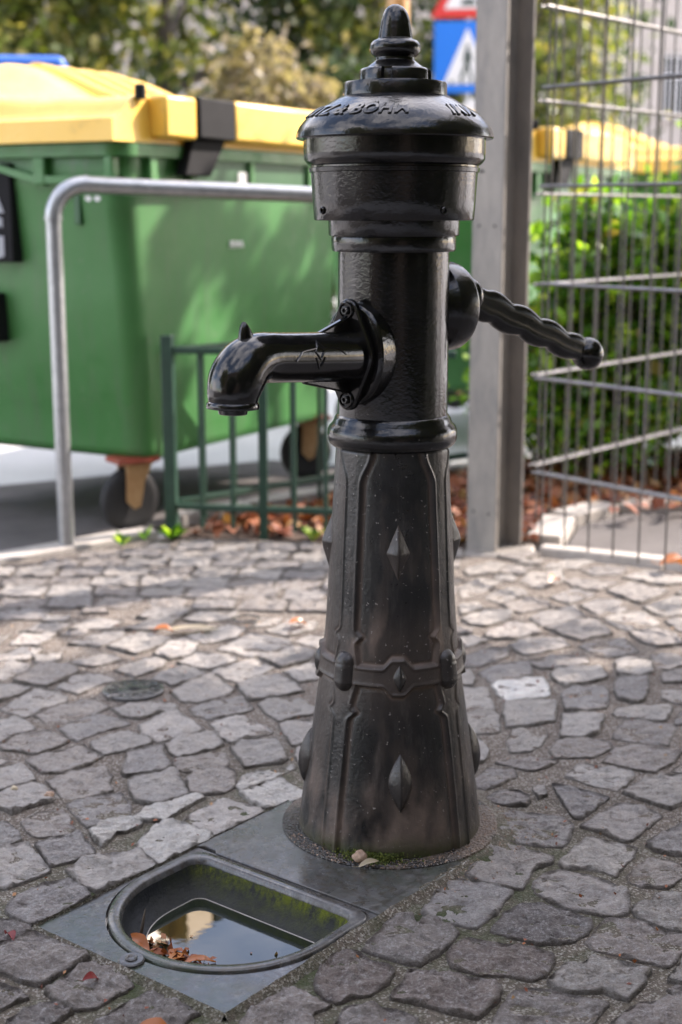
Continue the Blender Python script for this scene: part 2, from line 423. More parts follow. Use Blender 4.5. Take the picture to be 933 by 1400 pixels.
STONES = [
 [(-0.837,3.23), (-0.783,3.23), (-0.732,3.208), (-0.732,3.159), (-0.756,3.111), (-0.768,3.088), (-0.803,3.091)],
 [(-0.741,3.084), (-0.723,3.138), (-0.702,3.204), (-0.631,3.18), (-0.61,3.152), (-0.633,3.097), (-0.662,3.051), (-0.707,3.064)],
 [(-0.634,3.038), (-0.614,3.111), (-0.594,3.145), (-0.522,3.104), (-0.513,3.084), (-0.545,3.058), (-0.58,2.996)],
 [(-0.796,3.064), (-0.699,3.038), (-0.703,3.006), (-0.731,2.962), (-0.763,2.926)],
 [(-0.728,2.9), (-0.699,2.987), (-0.674,3.038), (-0.637,3.012), (-0.602,2.969), (-0.602,2.938), (-0.637,2.908), (-0.665,2.849)],
 [(-0.647,2.861), (-0.603,2.92), (-0.544,2.953), (-0.503,2.908), (-0.525,2.867), (-0.575,2.815), (-0.61,2.804), (-0.624,2.832)],
 [(-0.737,2.821), (-0.69,2.855), (-0.647,2.804), (-0.634,2.777), (-0.673,2.744), (-0.686,2.702), (-0.709,2.702)],
 [(-0.578,2.782), (-0.531,2.855), (-0.503,2.855), (-0.45,2.821), (-0.443,2.799), (-0.484,2.766), (-0.529,2.712), (-0.552,2.734)],
 [(-0.681,2.681), (-0.65,2.744), (-0.603,2.76), (-0.551,2.707), (-0.567,2.676), (-0.6,2.636), (-0.633,2.651), (-0.669,2.661)],
 [(-0.499,2.692), (-0.478,2.728), (-0.437,2.757), (-0.382,2.707), (-0.396,2.681), (-0.436,2.651), (-0.463,2.633), (-0.491,2.666)],
 [(-0.609,2.606), (-0.561,2.646), (-0.516,2.683), (-0.499,2.651), (-0.468,2.621), (-0.485,2.587), (-0.531,2.545), (-0.567,2.545)],
 [(-0.689,2.621), (-0.66,2.621), (-0.644,2.602), (-0.657,2.578), (-0.677,2.573)],
 [(-0.67,2.545), (-0.645,2.573), (-0.613,2.575), (-0.586,2.535), (-0.575,2.508), (-0.606,2.481), (-0.646,2.446)],
 [(-0.415,2.545), (-0.413,2.597), (-0.42,2.641), (-0.382,2.666), (-0.357,2.671), (-0.348,2.631), (-0.33,2.582), (-0.341,2.545), (-0.376,2.54), (-0.407,2.528)],
 [(-0.486,2.902), (-0.455,2.935), (-0.391,2.948), (-0.357,2.914), (-0.356,2.89), (-0.393,2.867), (-0.421,2.838), (-0.459,2.855)],
 [(-0.418,2.799), (-0.384,2.855), (-0.353,2.884), (-0.319,2.832), (-0.287,2.782), (-0.329,2.744), (-0.365,2.707), (-0.401,2.75)],
 [(-0.548,2.503), (-0.513,2.545), (-0.453,2.563), (-0.434,2.522), (-0.436,2.494), (-0.423,2.463), (-0.458,2.431), (-0.497,2.403), (-0.519,2.455)],
 [(-0.649,3.215), (-0.611,3.244), (-0.549,3.274), (-0.524,3.23), (-0.579,3.187)],
 [(-0.739,3.274), (-0.672,3.281), (-0.665,3.244), (-0.682,3.215), (-0.718,3.218)],
 [(-0.522,3.159), (-0.472,3.244), (-0.418,3.237), (-0.416,3.187), (-0.471,3.111)],
 [(-0.382,3.215), (-0.344,3.289), (-0.251,3.252), (-0.253,3.223), (-0.31,3.166), (-0.348,3.187)],
 [(-0.428,3.091), (-0.417,3.138), (-0.37,3.19), (-0.313,3.124), (-0.346,3.091), (-0.38,3.051), (-0.4,3.077)],
 [(-0.295,3.145), (-0.256,3.194), (-0.21,3.244), (-0.157,3.173), (-0.182,3.138), (-0.23,3.08), (-0.252,3.091)],
 [(-0.375,3.006), (-0.344,3.071), (-0.298,3.124), (-0.242,3.019), (-0.253,2.987), (-0.318,2.94), (-0.343,2.944)],
 [(-0.232,3.051), (-0.196,3.091), (-0.146,3.118), (-0.105,3.058), (-0.087,3.012), (-0.132,2.981), (-0.196,2.953), (-0.216,3.006)],
 [(-0.13,3.152), (-0.092,3.201), (-0.055,3.215), (-0.025,3.159), (-0.047,3.104), (-0.093,3.08)],
 [(-0.32,2.896), (-0.301,2.932), (-0.218,2.969), (-0.189,2.896), (-0.223,2.861), (-0.276,2.83), (-0.306,2.855)],
 [(-0.176,2.926), (-0.159,2.95), (-0.09,2.965), (-0.056,2.896), (-0.059,2.867), (-0.095,2.855), (-0.129,2.823), (-0.155,2.867)],
 [(-0.271,2.815), (-0.222,2.857), (-0.193,2.832), (-0.142,2.76), (-0.153,2.744), (-0.222,2.702), (-0.244,2.734)],
 [(-0.128,2.799), (-0.094,2.819), (-0.05,2.821), (-0.053,2.744), (-0.071,2.697), (-0.097,2.684)],
 [(-0.35,2.697), (-0.328,2.734), (-0.261,2.755), (-0.238,2.686), (-0.253,2.666), (-0.319,2.621), (-0.338,2.651)],
 [(-0.216,2.671), (-0.199,2.692), (-0.132,2.709), (-0.119,2.661), (-0.107,2.611), (-0.116,2.597), (-0.184,2.571), (-0.197,2.611)],
 [(-0.324,2.597), (-0.315,2.616), (-0.229,2.644), (-0.216,2.582), (-0.238,2.568), (-0.289,2.545), (-0.313,2.563)],
 [(-0.089,2.666), (-0.078,2.676), (-0.077,2.621), (-0.077,2.571), (-0.089,2.621)],
 [(-0.184,2.522), (-0.171,2.545), (-0.093,2.573), (-0.09,2.568), (-0.127,2.512), (-0.183,2.463), (-0.193,2.477)],
 [(-0.396,2.5), (-0.381,2.518), (-0.318,2.555), (-0.302,2.504), (-0.282,2.435), (-0.331,2.398), (-0.374,2.417), (-0.387,2.46)],
 [(-0.287,2.513), (-0.277,2.536), (-0.229,2.561), (-0.205,2.55), (-0.198,2.477), (-0.216,2.447), (-0.257,2.441), (-0.275,2.451)],
 [(-0.182,2.451), (-0.139,2.5), (-0.112,2.513), (-0.093,2.477), (-0.07,2.447), (-0.071,2.425), (-0.13,2.379), (-0.147,2.387), (-0.169,2.417)],
 [(-0.362,2.335), (-0.348,2.375), (-0.309,2.412), (-0.263,2.431), (-0.251,2.417), (-0.281,2.375), (-0.308,2.323), (-0.342,2.327)],
 [(-0.271,2.319), (-0.262,2.351), (-0.217,2.412), (-0.189,2.4), (-0.146,2.375), (-0.142,2.363), (-0.182,2.311), (-0.218,2.267), (-0.238,2.28)],
 [(-0.342,2.211), (-0.331,2.273), (-0.307,2.315), (-0.273,2.307), (-0.224,2.261), (-0.225,2.246), (-0.262,2.203), (-0.293,2.157), (-0.313,2.185)],
 [(-0.643,2.431), (-0.622,2.431), (-0.61,2.466), (-0.569,2.488), (-0.545,2.457), (-0.522,2.419), (-0.524,2.402), (-0.56,2.381), (-0.582,2.358), (-0.606,2.377), (-0.634,2.393)],
 [(-0.49,2.393), (-0.456,2.423), (-0.405,2.446), (-0.39,2.414), (-0.378,2.385), (-0.376,2.356), (-0.407,2.328), (-0.439,2.305), (-0.462,2.34)],
 [(-0.556,2.317), (-0.538,2.356), (-0.497,2.366), (-0.475,2.332), (-0.473,2.313), (-0.46,2.293), (-0.472,2.271), (-0.518,2.259), (-0.539,2.282)],
 [(-0.432,2.282), (-0.417,2.309), (-0.383,2.322), (-0.351,2.321), (-0.347,2.301), (-0.369,2.274), (-0.385,2.274), (-0.39,2.244), (-0.4,2.219), (-0.425,2.259)],
 [(-0.613,2.309), (-0.581,2.309), (-0.56,2.282), (-0.542,2.244), (-0.564,2.222), (-0.589,2.208)],
 [(-0.511,2.226), (-0.483,2.248), (-0.449,2.272), (-0.434,2.241), (-0.411,2.19), (-0.432,2.173), (-0.47,2.146), (-0.484,2.173)],
 [(-0.582,2.18), (-0.57,2.208), (-0.526,2.224), (-0.504,2.18), (-0.487,2.155), (-0.47,2.128), (-0.492,2.105), (-0.527,2.074), (-0.559,2.085)],
 [(-0.439,2.131), (-0.423,2.159), (-0.378,2.187), (-0.335,2.19), (-0.313,2.166), (-0.304,2.145), (-0.325,2.118), (-0.362,2.082), (-0.381,2.063), (-0.41,2.085)],
 [(-0.511,2.004), (-0.501,2.041), (-0.469,2.082), (-0.435,2.092), (-0.409,2.066), (-0.394,2.046), (-0.421,2.001), (-0.444,1.974), (-0.466,1.956), (-0.487,1.977)],
 [(-0.494,1.816), (-0.507,1.873), (-0.48,1.894), (-0.452,1.919), (-0.423,1.897), (-0.389,1.875), (-0.366,1.854), (-0.376,1.833), (-0.398,1.813), (-0.416,1.787), (-0.445,1.798), (-0.478,1.818)],
 [(-0.401,1.766), (-0.383,1.801), (-0.356,1.841), (-0.342,1.841), (-0.314,1.816), (-0.288,1.781), (-0.31,1.755), (-0.331,1.726), (-0.348,1.722), (-0.385,1.747)],
 [(-0.484,1.776), (-0.47,1.781), (-0.441,1.766), (-0.425,1.747), (-0.443,1.731), (-0.455,1.72), (-0.47,1.72)],
 [(-0.436,1.692), (-0.417,1.717), (-0.395,1.733), (-0.375,1.733), (-0.36,1.713), (-0.375,1.692), (-0.394,1.666), (-0.423,1.666)],
 [(-0.318,1.692), (-0.295,1.724), (-0.261,1.767), (-0.233,1.752), (-0.216,1.733), (-0.193,1.71), (-0.223,1.666), (-0.305,1.657)],
 [(-0.512,1.962), (-0.484,1.962), (-0.458,1.933), (-0.478,1.911), (-0.511,1.889), (-0.529,1.962)],
 [(-0.13,1.684), (-0.119,1.71), (-0.091,1.747), (-0.069,1.769), (-0.045,1.747), (-0.017,1.729), (-0.04,1.71), (-0.039,1.697), (-0.031,1.666), (-0.128,1.657)],
 [(-0.032,1.776), (-0.031,1.806), (-0.014,1.852), (0.007,1.87), (0.026,1.862), (0.042,1.836), (0.066,1.833), (0.07,1.816), (0.062,1.786), (0.035,1.757), (0.02,1.757), (-0.001,1.74), (-0.019,1.752)],
 [(0.037,1.883), (0.058,1.933), (0.091,1.985), (0.107,1.979), (0.114,1.95), (0.133,1.973), (0.146,1.956), (0.159,1.95), (0.167,1.925), (0.152,1.883), (0.114,1.841), (0.101,1.844), (0.064,1.862)],
 [(0.071,1.747), (0.091,1.796), (0.1,1.818), (0.144,1.806), (0.19,1.793), (0.216,1.776), (0.209,1.752), (0.179,1.704), (0.159,1.71), (0.118,1.729), (0.088,1.743)],
 [(0.157,1.867), (0.172,1.897), (0.189,1.908), (0.223,1.892), (0.274,1.881), (0.303,1.862), (0.281,1.806), (0.26,1.796), (0.23,1.808), (0.196,1.811), (0.159,1.831)],
 [(-0.003,1.684), (0.004,1.715), (0.02,1.726), (0.07,1.717), (0.099,1.697), (0.099,1.657), (-0.003,1.657)],
 [(0.226,1.933), (0.251,1.985), (0.28,2.012), (0.325,2.003), (0.373,1.962), (0.366,1.939), (0.338,1.905), (0.291,1.902), (0.244,1.922)],
 [(0.193,1.666), (0.21,1.71), (0.237,1.766), (0.273,1.771), (0.326,1.747), (0.353,1.733), (0.323,1.684), (0.311,1.657), (0.192,1.657)],
 [(0.363,1.897), (0.386,1.939), (0.408,1.967), (0.446,1.962), (0.481,1.927), (0.502,1.919), (0.519,1.911), (0.511,1.889), (0.484,1.867), (0.47,1.844), (0.458,1.837), (0.434,1.849), (0.369,1.878)],
 [(0.292,1.793), (0.322,1.836), (0.34,1.831), (0.357,1.852), (0.375,1.849), (0.414,1.828), (0.429,1.821), (0.409,1.781), (0.385,1.747), (0.355,1.766), (0.316,1.762), (0.295,1.779)],
 [(0.357,1.684), (0.387,1.72), (0.402,1.733), (0.459,1.736), (0.479,1.729), (0.462,1.657), (0.34,1.657)],
 [(0.445,2.003), (0.461,2.021), (0.479,2.021), (0.494,2.049), (0.53,2.04), (0.554,2.033), (0.525,1.916), (0.505,1.933), (0.484,1.942), (0.45,1.979)],
 [(0.454,1.796), (0.484,1.841), (0.512,1.862), (0.493,1.786), (0.473,1.786)],
 [(0.446,1.771), (0.46,1.777), (0.491,1.776), (0.484,1.747), (0.462,1.75)],
 [(0.263,2.305), (0.289,2.352), (0.333,2.352), (0.387,2.34), (0.402,2.309), (0.384,2.252), (0.366,2.222), (0.323,2.23), (0.287,2.244), (0.267,2.267)],
 [(0.204,2.121), (0.228,2.166), (0.249,2.222), (0.271,2.244), (0.3,2.222), (0.31,2.201), (0.348,2.18), (0.342,2.162), (0.315,2.145), (0.285,2.072), (0.267,2.079), (0.227,2.095)],
 [(0.128,1.995), (0.153,2.06), (0.183,2.105), (0.209,2.085), (0.265,2.058), (0.257,2.04), (0.231,1.985), (0.201,1.947), (0.179,1.953), (0.152,1.963)],
 [(0.308,2.079), (0.326,2.111), (0.352,2.126), (0.386,2.111), (0.416,2.092), (0.447,2.053), (0.432,1.992), (0.404,1.98), (0.351,2.004), (0.323,2.028), (0.309,2.053)],
 [(0.395,2.484), (0.431,2.466), (0.485,2.423), (0.453,2.377), (0.423,2.336), (0.409,2.34), (0.401,2.41)],
 [(0.263,2.419), (0.29,2.453), (0.325,2.453), (0.342,2.427), (0.331,2.393), (0.293,2.389), (0.271,2.402)],
 [(0.355,2.47), (0.376,2.475), (0.377,2.44), (0.359,2.423)],
 [(0.253,2.515), (0.28,2.561), (0.33,2.552), (0.329,2.52), (0.297,2.484), (0.27,2.462), (0.254,2.47)],
 [(0.422,2.303), (0.465,2.357), (0.497,2.393), (0.518,2.395), (0.543,2.377), (0.564,2.345), (0.538,2.307), (0.491,2.244), (0.476,2.248), (0.456,2.274)],
 [(0.362,2.161), (0.385,2.202), (0.418,2.252), (0.444,2.241), (0.491,2.213), (0.481,2.182), (0.457,2.148), (0.44,2.112), (0.424,2.131), (0.396,2.141), (0.366,2.141)],
 [(0.462,2.115), (0.503,2.168), (0.535,2.165), (0.556,2.148), (0.57,2.135), (0.546,2.109), (0.518,2.077), (0.481,2.08), (0.461,2.096)],
 [(0.516,2.23), (0.562,2.274), (0.593,2.296), (0.61,2.288), (0.584,2.182), (0.555,2.185), (0.524,2.209)],
 [(0.521,2.446), (0.574,2.507), (0.616,2.524), (0.651,2.515), (0.655,2.472), (0.641,2.43), (0.59,2.381), (0.559,2.405), (0.529,2.434)],
 [(0.426,2.525), (0.464,2.589), (0.508,2.561), (0.553,2.547), (0.547,2.516), (0.507,2.46), (0.47,2.481), (0.438,2.516)],
 [(0.513,2.598), (0.548,2.675), (0.589,2.68), (0.649,2.655), (0.664,2.641), (0.643,2.598), (0.597,2.55), (0.564,2.561), (0.528,2.589)],
 [(0.552,2.726), (0.595,2.826), (0.655,2.821), (0.692,2.788), (0.653,2.69), (0.607,2.7)],
 [(0.58,2.865), (0.595,2.905), (0.644,2.913), (0.709,2.923), (0.708,2.899), (0.678,2.826), (0.627,2.832), (0.584,2.845)],
 [(0.613,3.031), (0.631,3.095), (0.701,3.108), (0.684,3.019), (0.658,2.952), (0.641,2.94), (0.606,2.964)],
 [(0.492,3.013), (0.519,3.044), (0.589,3.044), (0.59,2.994), (0.568,2.905), (0.535,2.897), (0.483,2.894), (0.487,2.958)],
 [(0.485,3.134), (0.51,3.175), (0.605,3.182), (0.606,3.108), (0.575,3.082), (0.507,3.046), (0.489,3.088)],
 [(0.469,2.854), (0.518,2.865), (0.553,2.848), (0.526,2.757), (0.487,2.726), (0.449,2.736)],
 [(0.416,2.655), (0.436,2.705), (0.492,2.715), (0.538,2.7), (0.531,2.665), (0.495,2.622), (0.419,2.617)],
 [(0.65,3.216), (0.68,3.259), (0.735,3.23), (0.722,3.148), (0.687,3.121), (0.639,3.134)],
 [(0.742,3.244), (0.742,3.182), (0.762,3.175), (0.805,3.195), (0.832,3.202), (0.849,3.273), (0.752,3.287)],
 [(0.734,3.108), (0.749,3.154), (0.797,3.161), (0.822,3.161), (0.8,3.069), (0.73,3.069)],
 [(0.713,3.013), (0.731,3.038), (0.792,3.038), (0.767,2.934), (0.729,2.94), (0.703,2.958)],
 [(0.695,2.81), (0.721,2.871), (0.753,2.877), (0.734,2.799)],
 [(0.632,2.552), (0.663,2.593), (0.685,2.598), (0.67,2.534)],
 [(0.447,3.216), (0.497,3.266), (0.584,3.259), (0.585,3.216), (0.528,3.182), (0.467,3.175)],
 [(0.303,2.592), (0.338,2.602), (0.384,2.613), (0.422,2.602), (0.396,2.573), (0.369,2.554), (0.348,2.563)],
 [(0.321,3.145), (0.351,3.187), (0.412,3.215), (0.444,3.223), (0.44,3.138), (0.385,3.097), (0.339,3.071)],
 [(0.34,3.058), (0.366,3.084), (0.459,3.104), (0.464,3.064), (0.459,2.987), (0.432,2.969), (0.364,2.953), (0.352,2.987)],
 [(0.252,3.038), (0.273,3.038), (0.327,3.032), (0.328,2.902), (0.3,2.884), (0.238,2.867)],
 [(0.358,2.932), (0.408,2.944), (0.464,2.932), (0.444,2.821), (0.397,2.799), (0.345,2.788), (0.347,2.855)],
 [(0.238,2.861), (0.258,2.867), (0.32,2.878), (0.333,2.855), (0.323,2.76), (0.287,2.75), (0.229,2.744)],
 [(0.335,2.702), (0.355,2.771), (0.388,2.788), (0.422,2.782), (0.417,2.734), (0.397,2.681), (0.371,2.656), (0.338,2.656)],
 [(0.258,2.723), (0.276,2.718), (0.293,2.641), (0.276,2.597), (0.25,2.597)],
 [(0.268,3.131), (0.3,3.159), (0.305,3.091), (0.295,3.051), (0.261,3.045)],
 [(0.385,3.798), (0.478,3.91), (0.519,3.881), (0.521,3.839), (0.437,3.744)],
 [(0.439,3.731), (0.546,3.811), (0.571,3.757), (0.56,3.704), (0.481,3.64)],
 [(0.515,3.968), (0.568,4.09), (0.656,4.106), (0.645,3.983), (0.565,3.895)],
 [(0.645,3.983), (0.708,3.998), (0.8,3.968), (0.723,3.873), (0.663,3.91)],
 [(0.58,3.798), (0.661,3.895), (0.708,3.825), (0.622,3.744)],
 [(0.653,3.717), (0.715,3.784), (0.763,3.77), (0.767,3.666), (0.701,3.628), (0.675,3.64)],
 [(0.752,3.867), (0.835,3.953), (0.871,3.91), (0.917,3.867), (0.869,3.798), (0.814,3.744), (0.778,3.811)],
 [(0.828,4.013), (0.901,4.09), (0.997,4.028), (1.003,3.968), (0.92,3.93)],
 [(0.818,3.691), (0.919,3.798), (0.959,3.784), (0.922,3.628), (0.85,3.615)],
 [(0.691,3.591), (0.764,3.666), (0.807,3.64), (0.824,3.542), (0.741,3.483), (0.712,3.507)],
 [(0.496,3.591), (0.54,3.666), (0.63,3.704), (0.643,3.615), (0.601,3.566), (0.521,3.53)],
 [(0.528,3.507), (0.592,3.554), (0.665,3.578), (0.681,3.449), (0.6,3.397), (0.561,3.438)],
 [(0.734,3.449), (0.806,3.507), (0.842,3.46), (0.844,3.371), (0.778,3.349), (0.747,3.382)],
 [(0.589,3.349), (0.634,3.404), (0.708,3.415), (0.718,3.307), (0.647,3.265), (0.612,3.276)],
 [(0.417,3.36), (0.473,3.415), (0.549,3.404), (0.56,3.349), (0.503,3.307), (0.442,3.276)],
 [(0.365,3.449), (0.435,3.542), (0.494,3.53), (0.505,3.46), (0.432,3.404), (0.374,3.404)],
 [(0.321,3.591), (0.395,3.678), (0.455,3.653), (0.439,3.578), (0.372,3.518), (0.334,3.542)],
 [(0.294,3.265), (0.366,3.328), (0.406,3.317), (0.397,3.265), (0.328,3.195), (0.291,3.195)],
 [(0.296,3.415), (0.331,3.438), (0.369,3.393), (0.309,3.339)],
 [(0.846,3.566), (0.916,3.603), (0.882,3.46), (0.861,3.483)],
 [(0.336,3.895), (0.398,4.013), (0.462,3.968), (0.407,3.867), (0.335,3.798)],
 [(0.368,4.106), (0.456,4.203), (0.5,4.17), (0.458,4.074), (0.378,4.044)],
 [(0.474,4.074), (0.498,4.154), (0.577,4.154), (0.541,4.059)],
 [(0.59,4.138), (0.716,4.236), (0.766,4.203), (0.697,4.122)],
 [(0.713,4.122), (0.781,4.154), (0.853,4.122), (0.825,4.059), (0.746,4.044)],
 [(0.32,3.704), (0.374,3.757), (0.382,3.691), (0.321,3.628)],
 [(0.487,4.27), (0.56,4.339), (0.613,4.304), (0.545,4.219)],
 [(-0.531,3.597), (-0.5,3.684), (-0.402,3.673), (-0.415,3.614), (-0.458,3.58)],
 [(-0.411,3.58), (-0.372,3.659), (-0.275,3.648), (-0.289,3.58), (-0.361,3.546)],
 [(-0.668,3.367), (-0.631,3.434), (-0.554,3.465), (-0.547,3.418), (-0.589,3.343)],
 [(-0.567,3.343), (-0.538,3.418), (-0.497,3.45), (-0.424,3.403), (-0.447,3.343), (-0.492,3.285)],
 [(-0.449,3.285), (-0.424,3.373), (-0.392,3.403), (-0.352,3.358), (-0.36,3.27), (-0.409,3.242)],
 [(-0.833,3.256), (-0.78,3.328), (-0.727,3.328), (-0.744,3.242), (-0.827,3.228)],
 [(-0.296,3.328), (-0.224,3.45), (-0.131,3.403), (-0.121,3.358), (-0.213,3.27)],
 [(-0.191,3.256), (-0.129,3.328), (-0.058,3.299), (-0.082,3.228), (-0.14,3.187)],
 [(-0.189,3.481), (-0.137,3.563), (-0.062,3.546), (-0.07,3.481), (-0.132,3.434)],
 [(-0.117,3.388), (-0.078,3.434), (-0.042,3.418), (-0.049,3.328)],
 [(-0.386,3.434), (-0.321,3.514), (-0.245,3.497), (-0.267,3.418), (-0.335,3.373)],
 [(-0.547,3.481), (-0.496,3.58), (-0.421,3.58), (-0.465,3.481)],
 [(-0.693,3.497), (-0.656,3.58), (-0.564,3.563), (-0.595,3.491)],
 [(-0.814,3.481), (-0.781,3.546), (-0.697,3.546), (-0.728,3.465)],
 [(-0.813,3.358), (-0.803,3.434), (-0.716,3.45), (-0.742,3.358)],
 [(-0.869,3.403), (-0.831,3.434), (-0.84,3.358), (-0.855,3.349)],
 [(-0.228,3.514), (-0.205,3.597), (-0.157,3.597), (-0.164,3.53)]
]

def poly_area(p): return abs(sum(p[i][0] * p[(i + 1) % len(p)][1] - p[(i + 1) % len(p)][0] * p[i][1] for i in range(len(p)))) / 2
def centre(p): return (sum(a[0] for a in p) / len(p), sum(a[1] for a in p) / len(p))
def resample(p, n):
    q = p + [p[0]]; d = [0]
    for i in range(len(p)): d.append(d[-1] + math.dist(q[i], q[i + 1]))
    out = []
    j = 0
    for k in range(n):
        t = d[-1] * k / n
        while d[j + 1] < t: j += 1
        f = (t - d[j]) / max(1e-9, d[j + 1] - d[j]); out.append((q[j][0] + (q[j + 1][0] - q[j][0]) * f, q[j][1] + (q[j + 1][1] - q[j][1]) * f))
    return out
def stone_mesh(poly, seed, n=56, rough=1.0, rings=((1.045, -.03), (1.035, -.007), (1.024, -.0016), (1.008, .0002), (.97, 0), (.91, 0), (.85, 0), (.78, 0), (.7, 0), (.61, 0), (.52, 0), (.42, 0), (.32, 0), (.22, 0), (.12, 0))):
    cx, cy = centre(poly); poly = [(cx + (x - cx) * 1.075, cy + (y - cy) * 1.075) for x, y in poly]
    P = resample(poly, n)
    P = [tuple(.05 * P[i - 1][k] + .90 * P[i][k] + .05 * P[(i + 1) % n][k] for k in (0, 1)) for i in range(n)]
    tx, ty = random.uniform(-.018, .018), random.uniform(-.018, .018)
    dz = random.uniform(-.0025, .0035)
    v = []; ed = []
    for s, z in rings:
        for i, (x, y) in enumerate(P):
            jn = noise.noise(Vector((x * 45, y * 45, seed * 3.1))) * .0034 + noise.noise(Vector((x * 130, y * 130, seed))) * .0030
            dx, dy = x - cx, y - cy; l = math.hypot(dx, dy) or 1
            q = 1 + jn / l * min(1, s)
            lx, ly = dx * s * q, dy * s * q
            wx = lx + seed * 1.7; wy = ly - seed * .9
            h = 0
            if s < 1:
                k = sstep(1.03, .97, s)
                w2 = wy * 55 + noise.noise(Vector((wx * 14, wy * 14, seed))) * 2.2
                h = (noise.fractal(Vector((wx * 22, wy * 34, seed)), .7, 2, 5) * .0075 - abs(noise.noise(Vector((wx * 16, w2, 2)))) * .0055 + .001 + noise.noise(Vector((wx * 190, wy * 190, 7))) * .0011) * k * rough
            v.append((lx, ly, z + h + dz + lx * tx + ly * ty)); ed.append(1.0 if s > 1 else sstep(.9, 1.0, s) * .8)
    m = len(rings)
    f = [(i * n + k, i * n + (k + 1) % n, (i + 1) * n + (k + 1) % n, (i + 1) * n + k) for i in range(m - 1) for k in range(n)]
    v.append((0, 0, sum(q[2] for q in v[-n:]) / n)); ed.append(0)
    f += [((m - 1) * n + k, (m - 1) * n + (k + 1) % n, m * n) for k in range(n)]
    return v, f, ed, (cx, cy)
TONES = [(.34, .32, .31), (.38, .35, .33), (.41, .38, .35), (.30, .28, .27), (.45, .42, .39), (.34, .305, .28), (.49, .46, .43), (.32, .29, .27)]
def add_stone(poly, seed, tone=None, rough=1.0):
    v, f, ed, (cx, cy) = stone_mesh(poly, seed, rough=rough)
    me = bpy.data.meshes.new('sett'); me.from_pydata(v, [], f); me.materials.append(M_STONE)
    me.attributes.new('edge', 'FLOAT', 'POINT').data.foreach_set('value', ed)
    me.shade_smooth()
    if sum(p.normal.z for p in me.polygons) < 0: me.flip_normals()
    o = link('sett', me, pavement, (cx, cy, 0))
    t = tone or random.choice(TONES)
    o.color = (*t, 1); return o
def near(p, q, r): return math.dist(p, q) < r
for i, p in enumerate(STONES):
    c = centre(p)
    tone = None
    if near(c, (.41, 2.98), .06): tone = (.95, .93, .89)          # the one white sett
    elif near(c, (-.30, 2.26), .04) or near(c, (-.36, 2.33), .07) or near(c, (-.11, 2.50), .06): tone = (.62, .6, .56)
    elif c[1] < 2.0 and c[0] > -.2: tone = random.choice([(.17, .152, .145), (.23, .205, .19), (.29, .255, .235), (.20, .165, .148), (.34, .315, .29)])
    elif c[1] < 1.95: tone = random.choice([(.20, .178, .165), (.27, .24, .22)])
    elif c[0] < 0 and c[1] > 2.1: tone = random.choice([(.40, .375, .35), (.46, .43, .40), (.34, .32, .305), (.54, .505, .47), (.37, .335, .305)])
    add_stone(p, i * 1.37 + 2, tone, .85 if c[1] > 2.3 else 1.15)
# the rest of the paving in the same segmental arcs, laid round the surveyed setts
def overlaps(p, others):
    c = centre(p)
    for q, qc in others:
        if math.dist(c, qc) > .2: continue
        if inside(c, q) or inside(qc, p): return True
        for a in p:
            if inside(a, q): return True
        for a in q:
            if inside(a, p): return True
    return False
laid = [(p, centre(p)) for p in STONES]
extra = []
TRAY = [uvp(-.012, -.012)[:2], uvp(-.012, .4)[:2], uvp(.597, .4)[:2], uvp(.597, -.012)[:2]]
def try_cell(c, w, h, ang):
    ca, sa = math.cos(ang), math.sin(ang)
    P = []
    for sx, sy in ((-1, -1), (1, -1), (1, 1), (-1, 1)):
        x = sx * w / 2 + random.uniform(-.008, .008); y = sy * h / 2 + random.uniform(-.007, .007)
        P.append((c[0] + x * ca - y * sa, c[1] + x * sa + y * ca))
    if not all(inside(a, EDGE) for a in P): return
    if math.dist(c, PUMP) < .235: return
    if inside(c, TRAY) or any(inside(a, TRAY) for a in P) or any(inside(t, P) for t in TRAY): return
    if overlaps(P, laid): return
    laid.append((P, c)); extra.append(P)
cand = []
r = .5
while r < 7:
    arc = r * 1.6; n = int(arc / .132)
    off = random.random()
    for k in range(n):
        a = R(90) + (k + off - n / 2) * .132 / r
        cand.append(((-1.6 + r * math.cos(a) * 1.0 + .9, -.9 + r * math.sin(a)), a - R(90)))
    r += .112
for c, a in cand:
    if abs(c[0]) < 2.3 and .3 < c[1] < 4.6: try_cell(c, random.uniform(.108, .122), random.uniform(.092, .102), a)
for dx, dy in ((.05, .03), (.02, .05), (.07, .06)):
    for c, a in cand:
        if abs(c[0]) < 1.5 and 1.2 < c[1] < 4.6: try_cell((c[0] + dx, c[1] + dy), random.uniform(.05, .07), random.uniform(.045, .06), a)
def in_view(c):
    return abs(c[0]) < .255 * c[1] + .12 and 1.45 < c[1]
extra.sort(key=lambda p: (not in_view(centre(p)), centre(p)[1] if in_view(centre(p)) else abs(centre(p)[0]) + abs(centre(p)[1] - 2.5)))
room = 300 - len(STONES)
for i, p in enumerate(extra[:room]): add_stone(p, 300 + i * 1.9)
s = MB(); EE = []
for i, p in enumerate(extra[room:]):
    v, f, ed, (cx, cy) = stone_mesh(p, 700 + i, n=20, rings=((1.03, -.03), (1.0, -.006), (.95, -.001), (.8, 0), (.45, 0)))
    s.add([(a + cx, b + cy, c_) for a, b, c_ in v], f); EE += ed
o = s.build('outer_setts', M_STONE, pavement); tag(o, kind='stuff'); o.color = (.36, .34, .33, 1)
o.data.attributes.new('edge', 'FLOAT', 'POINT').data.foreach_set('value', EE)

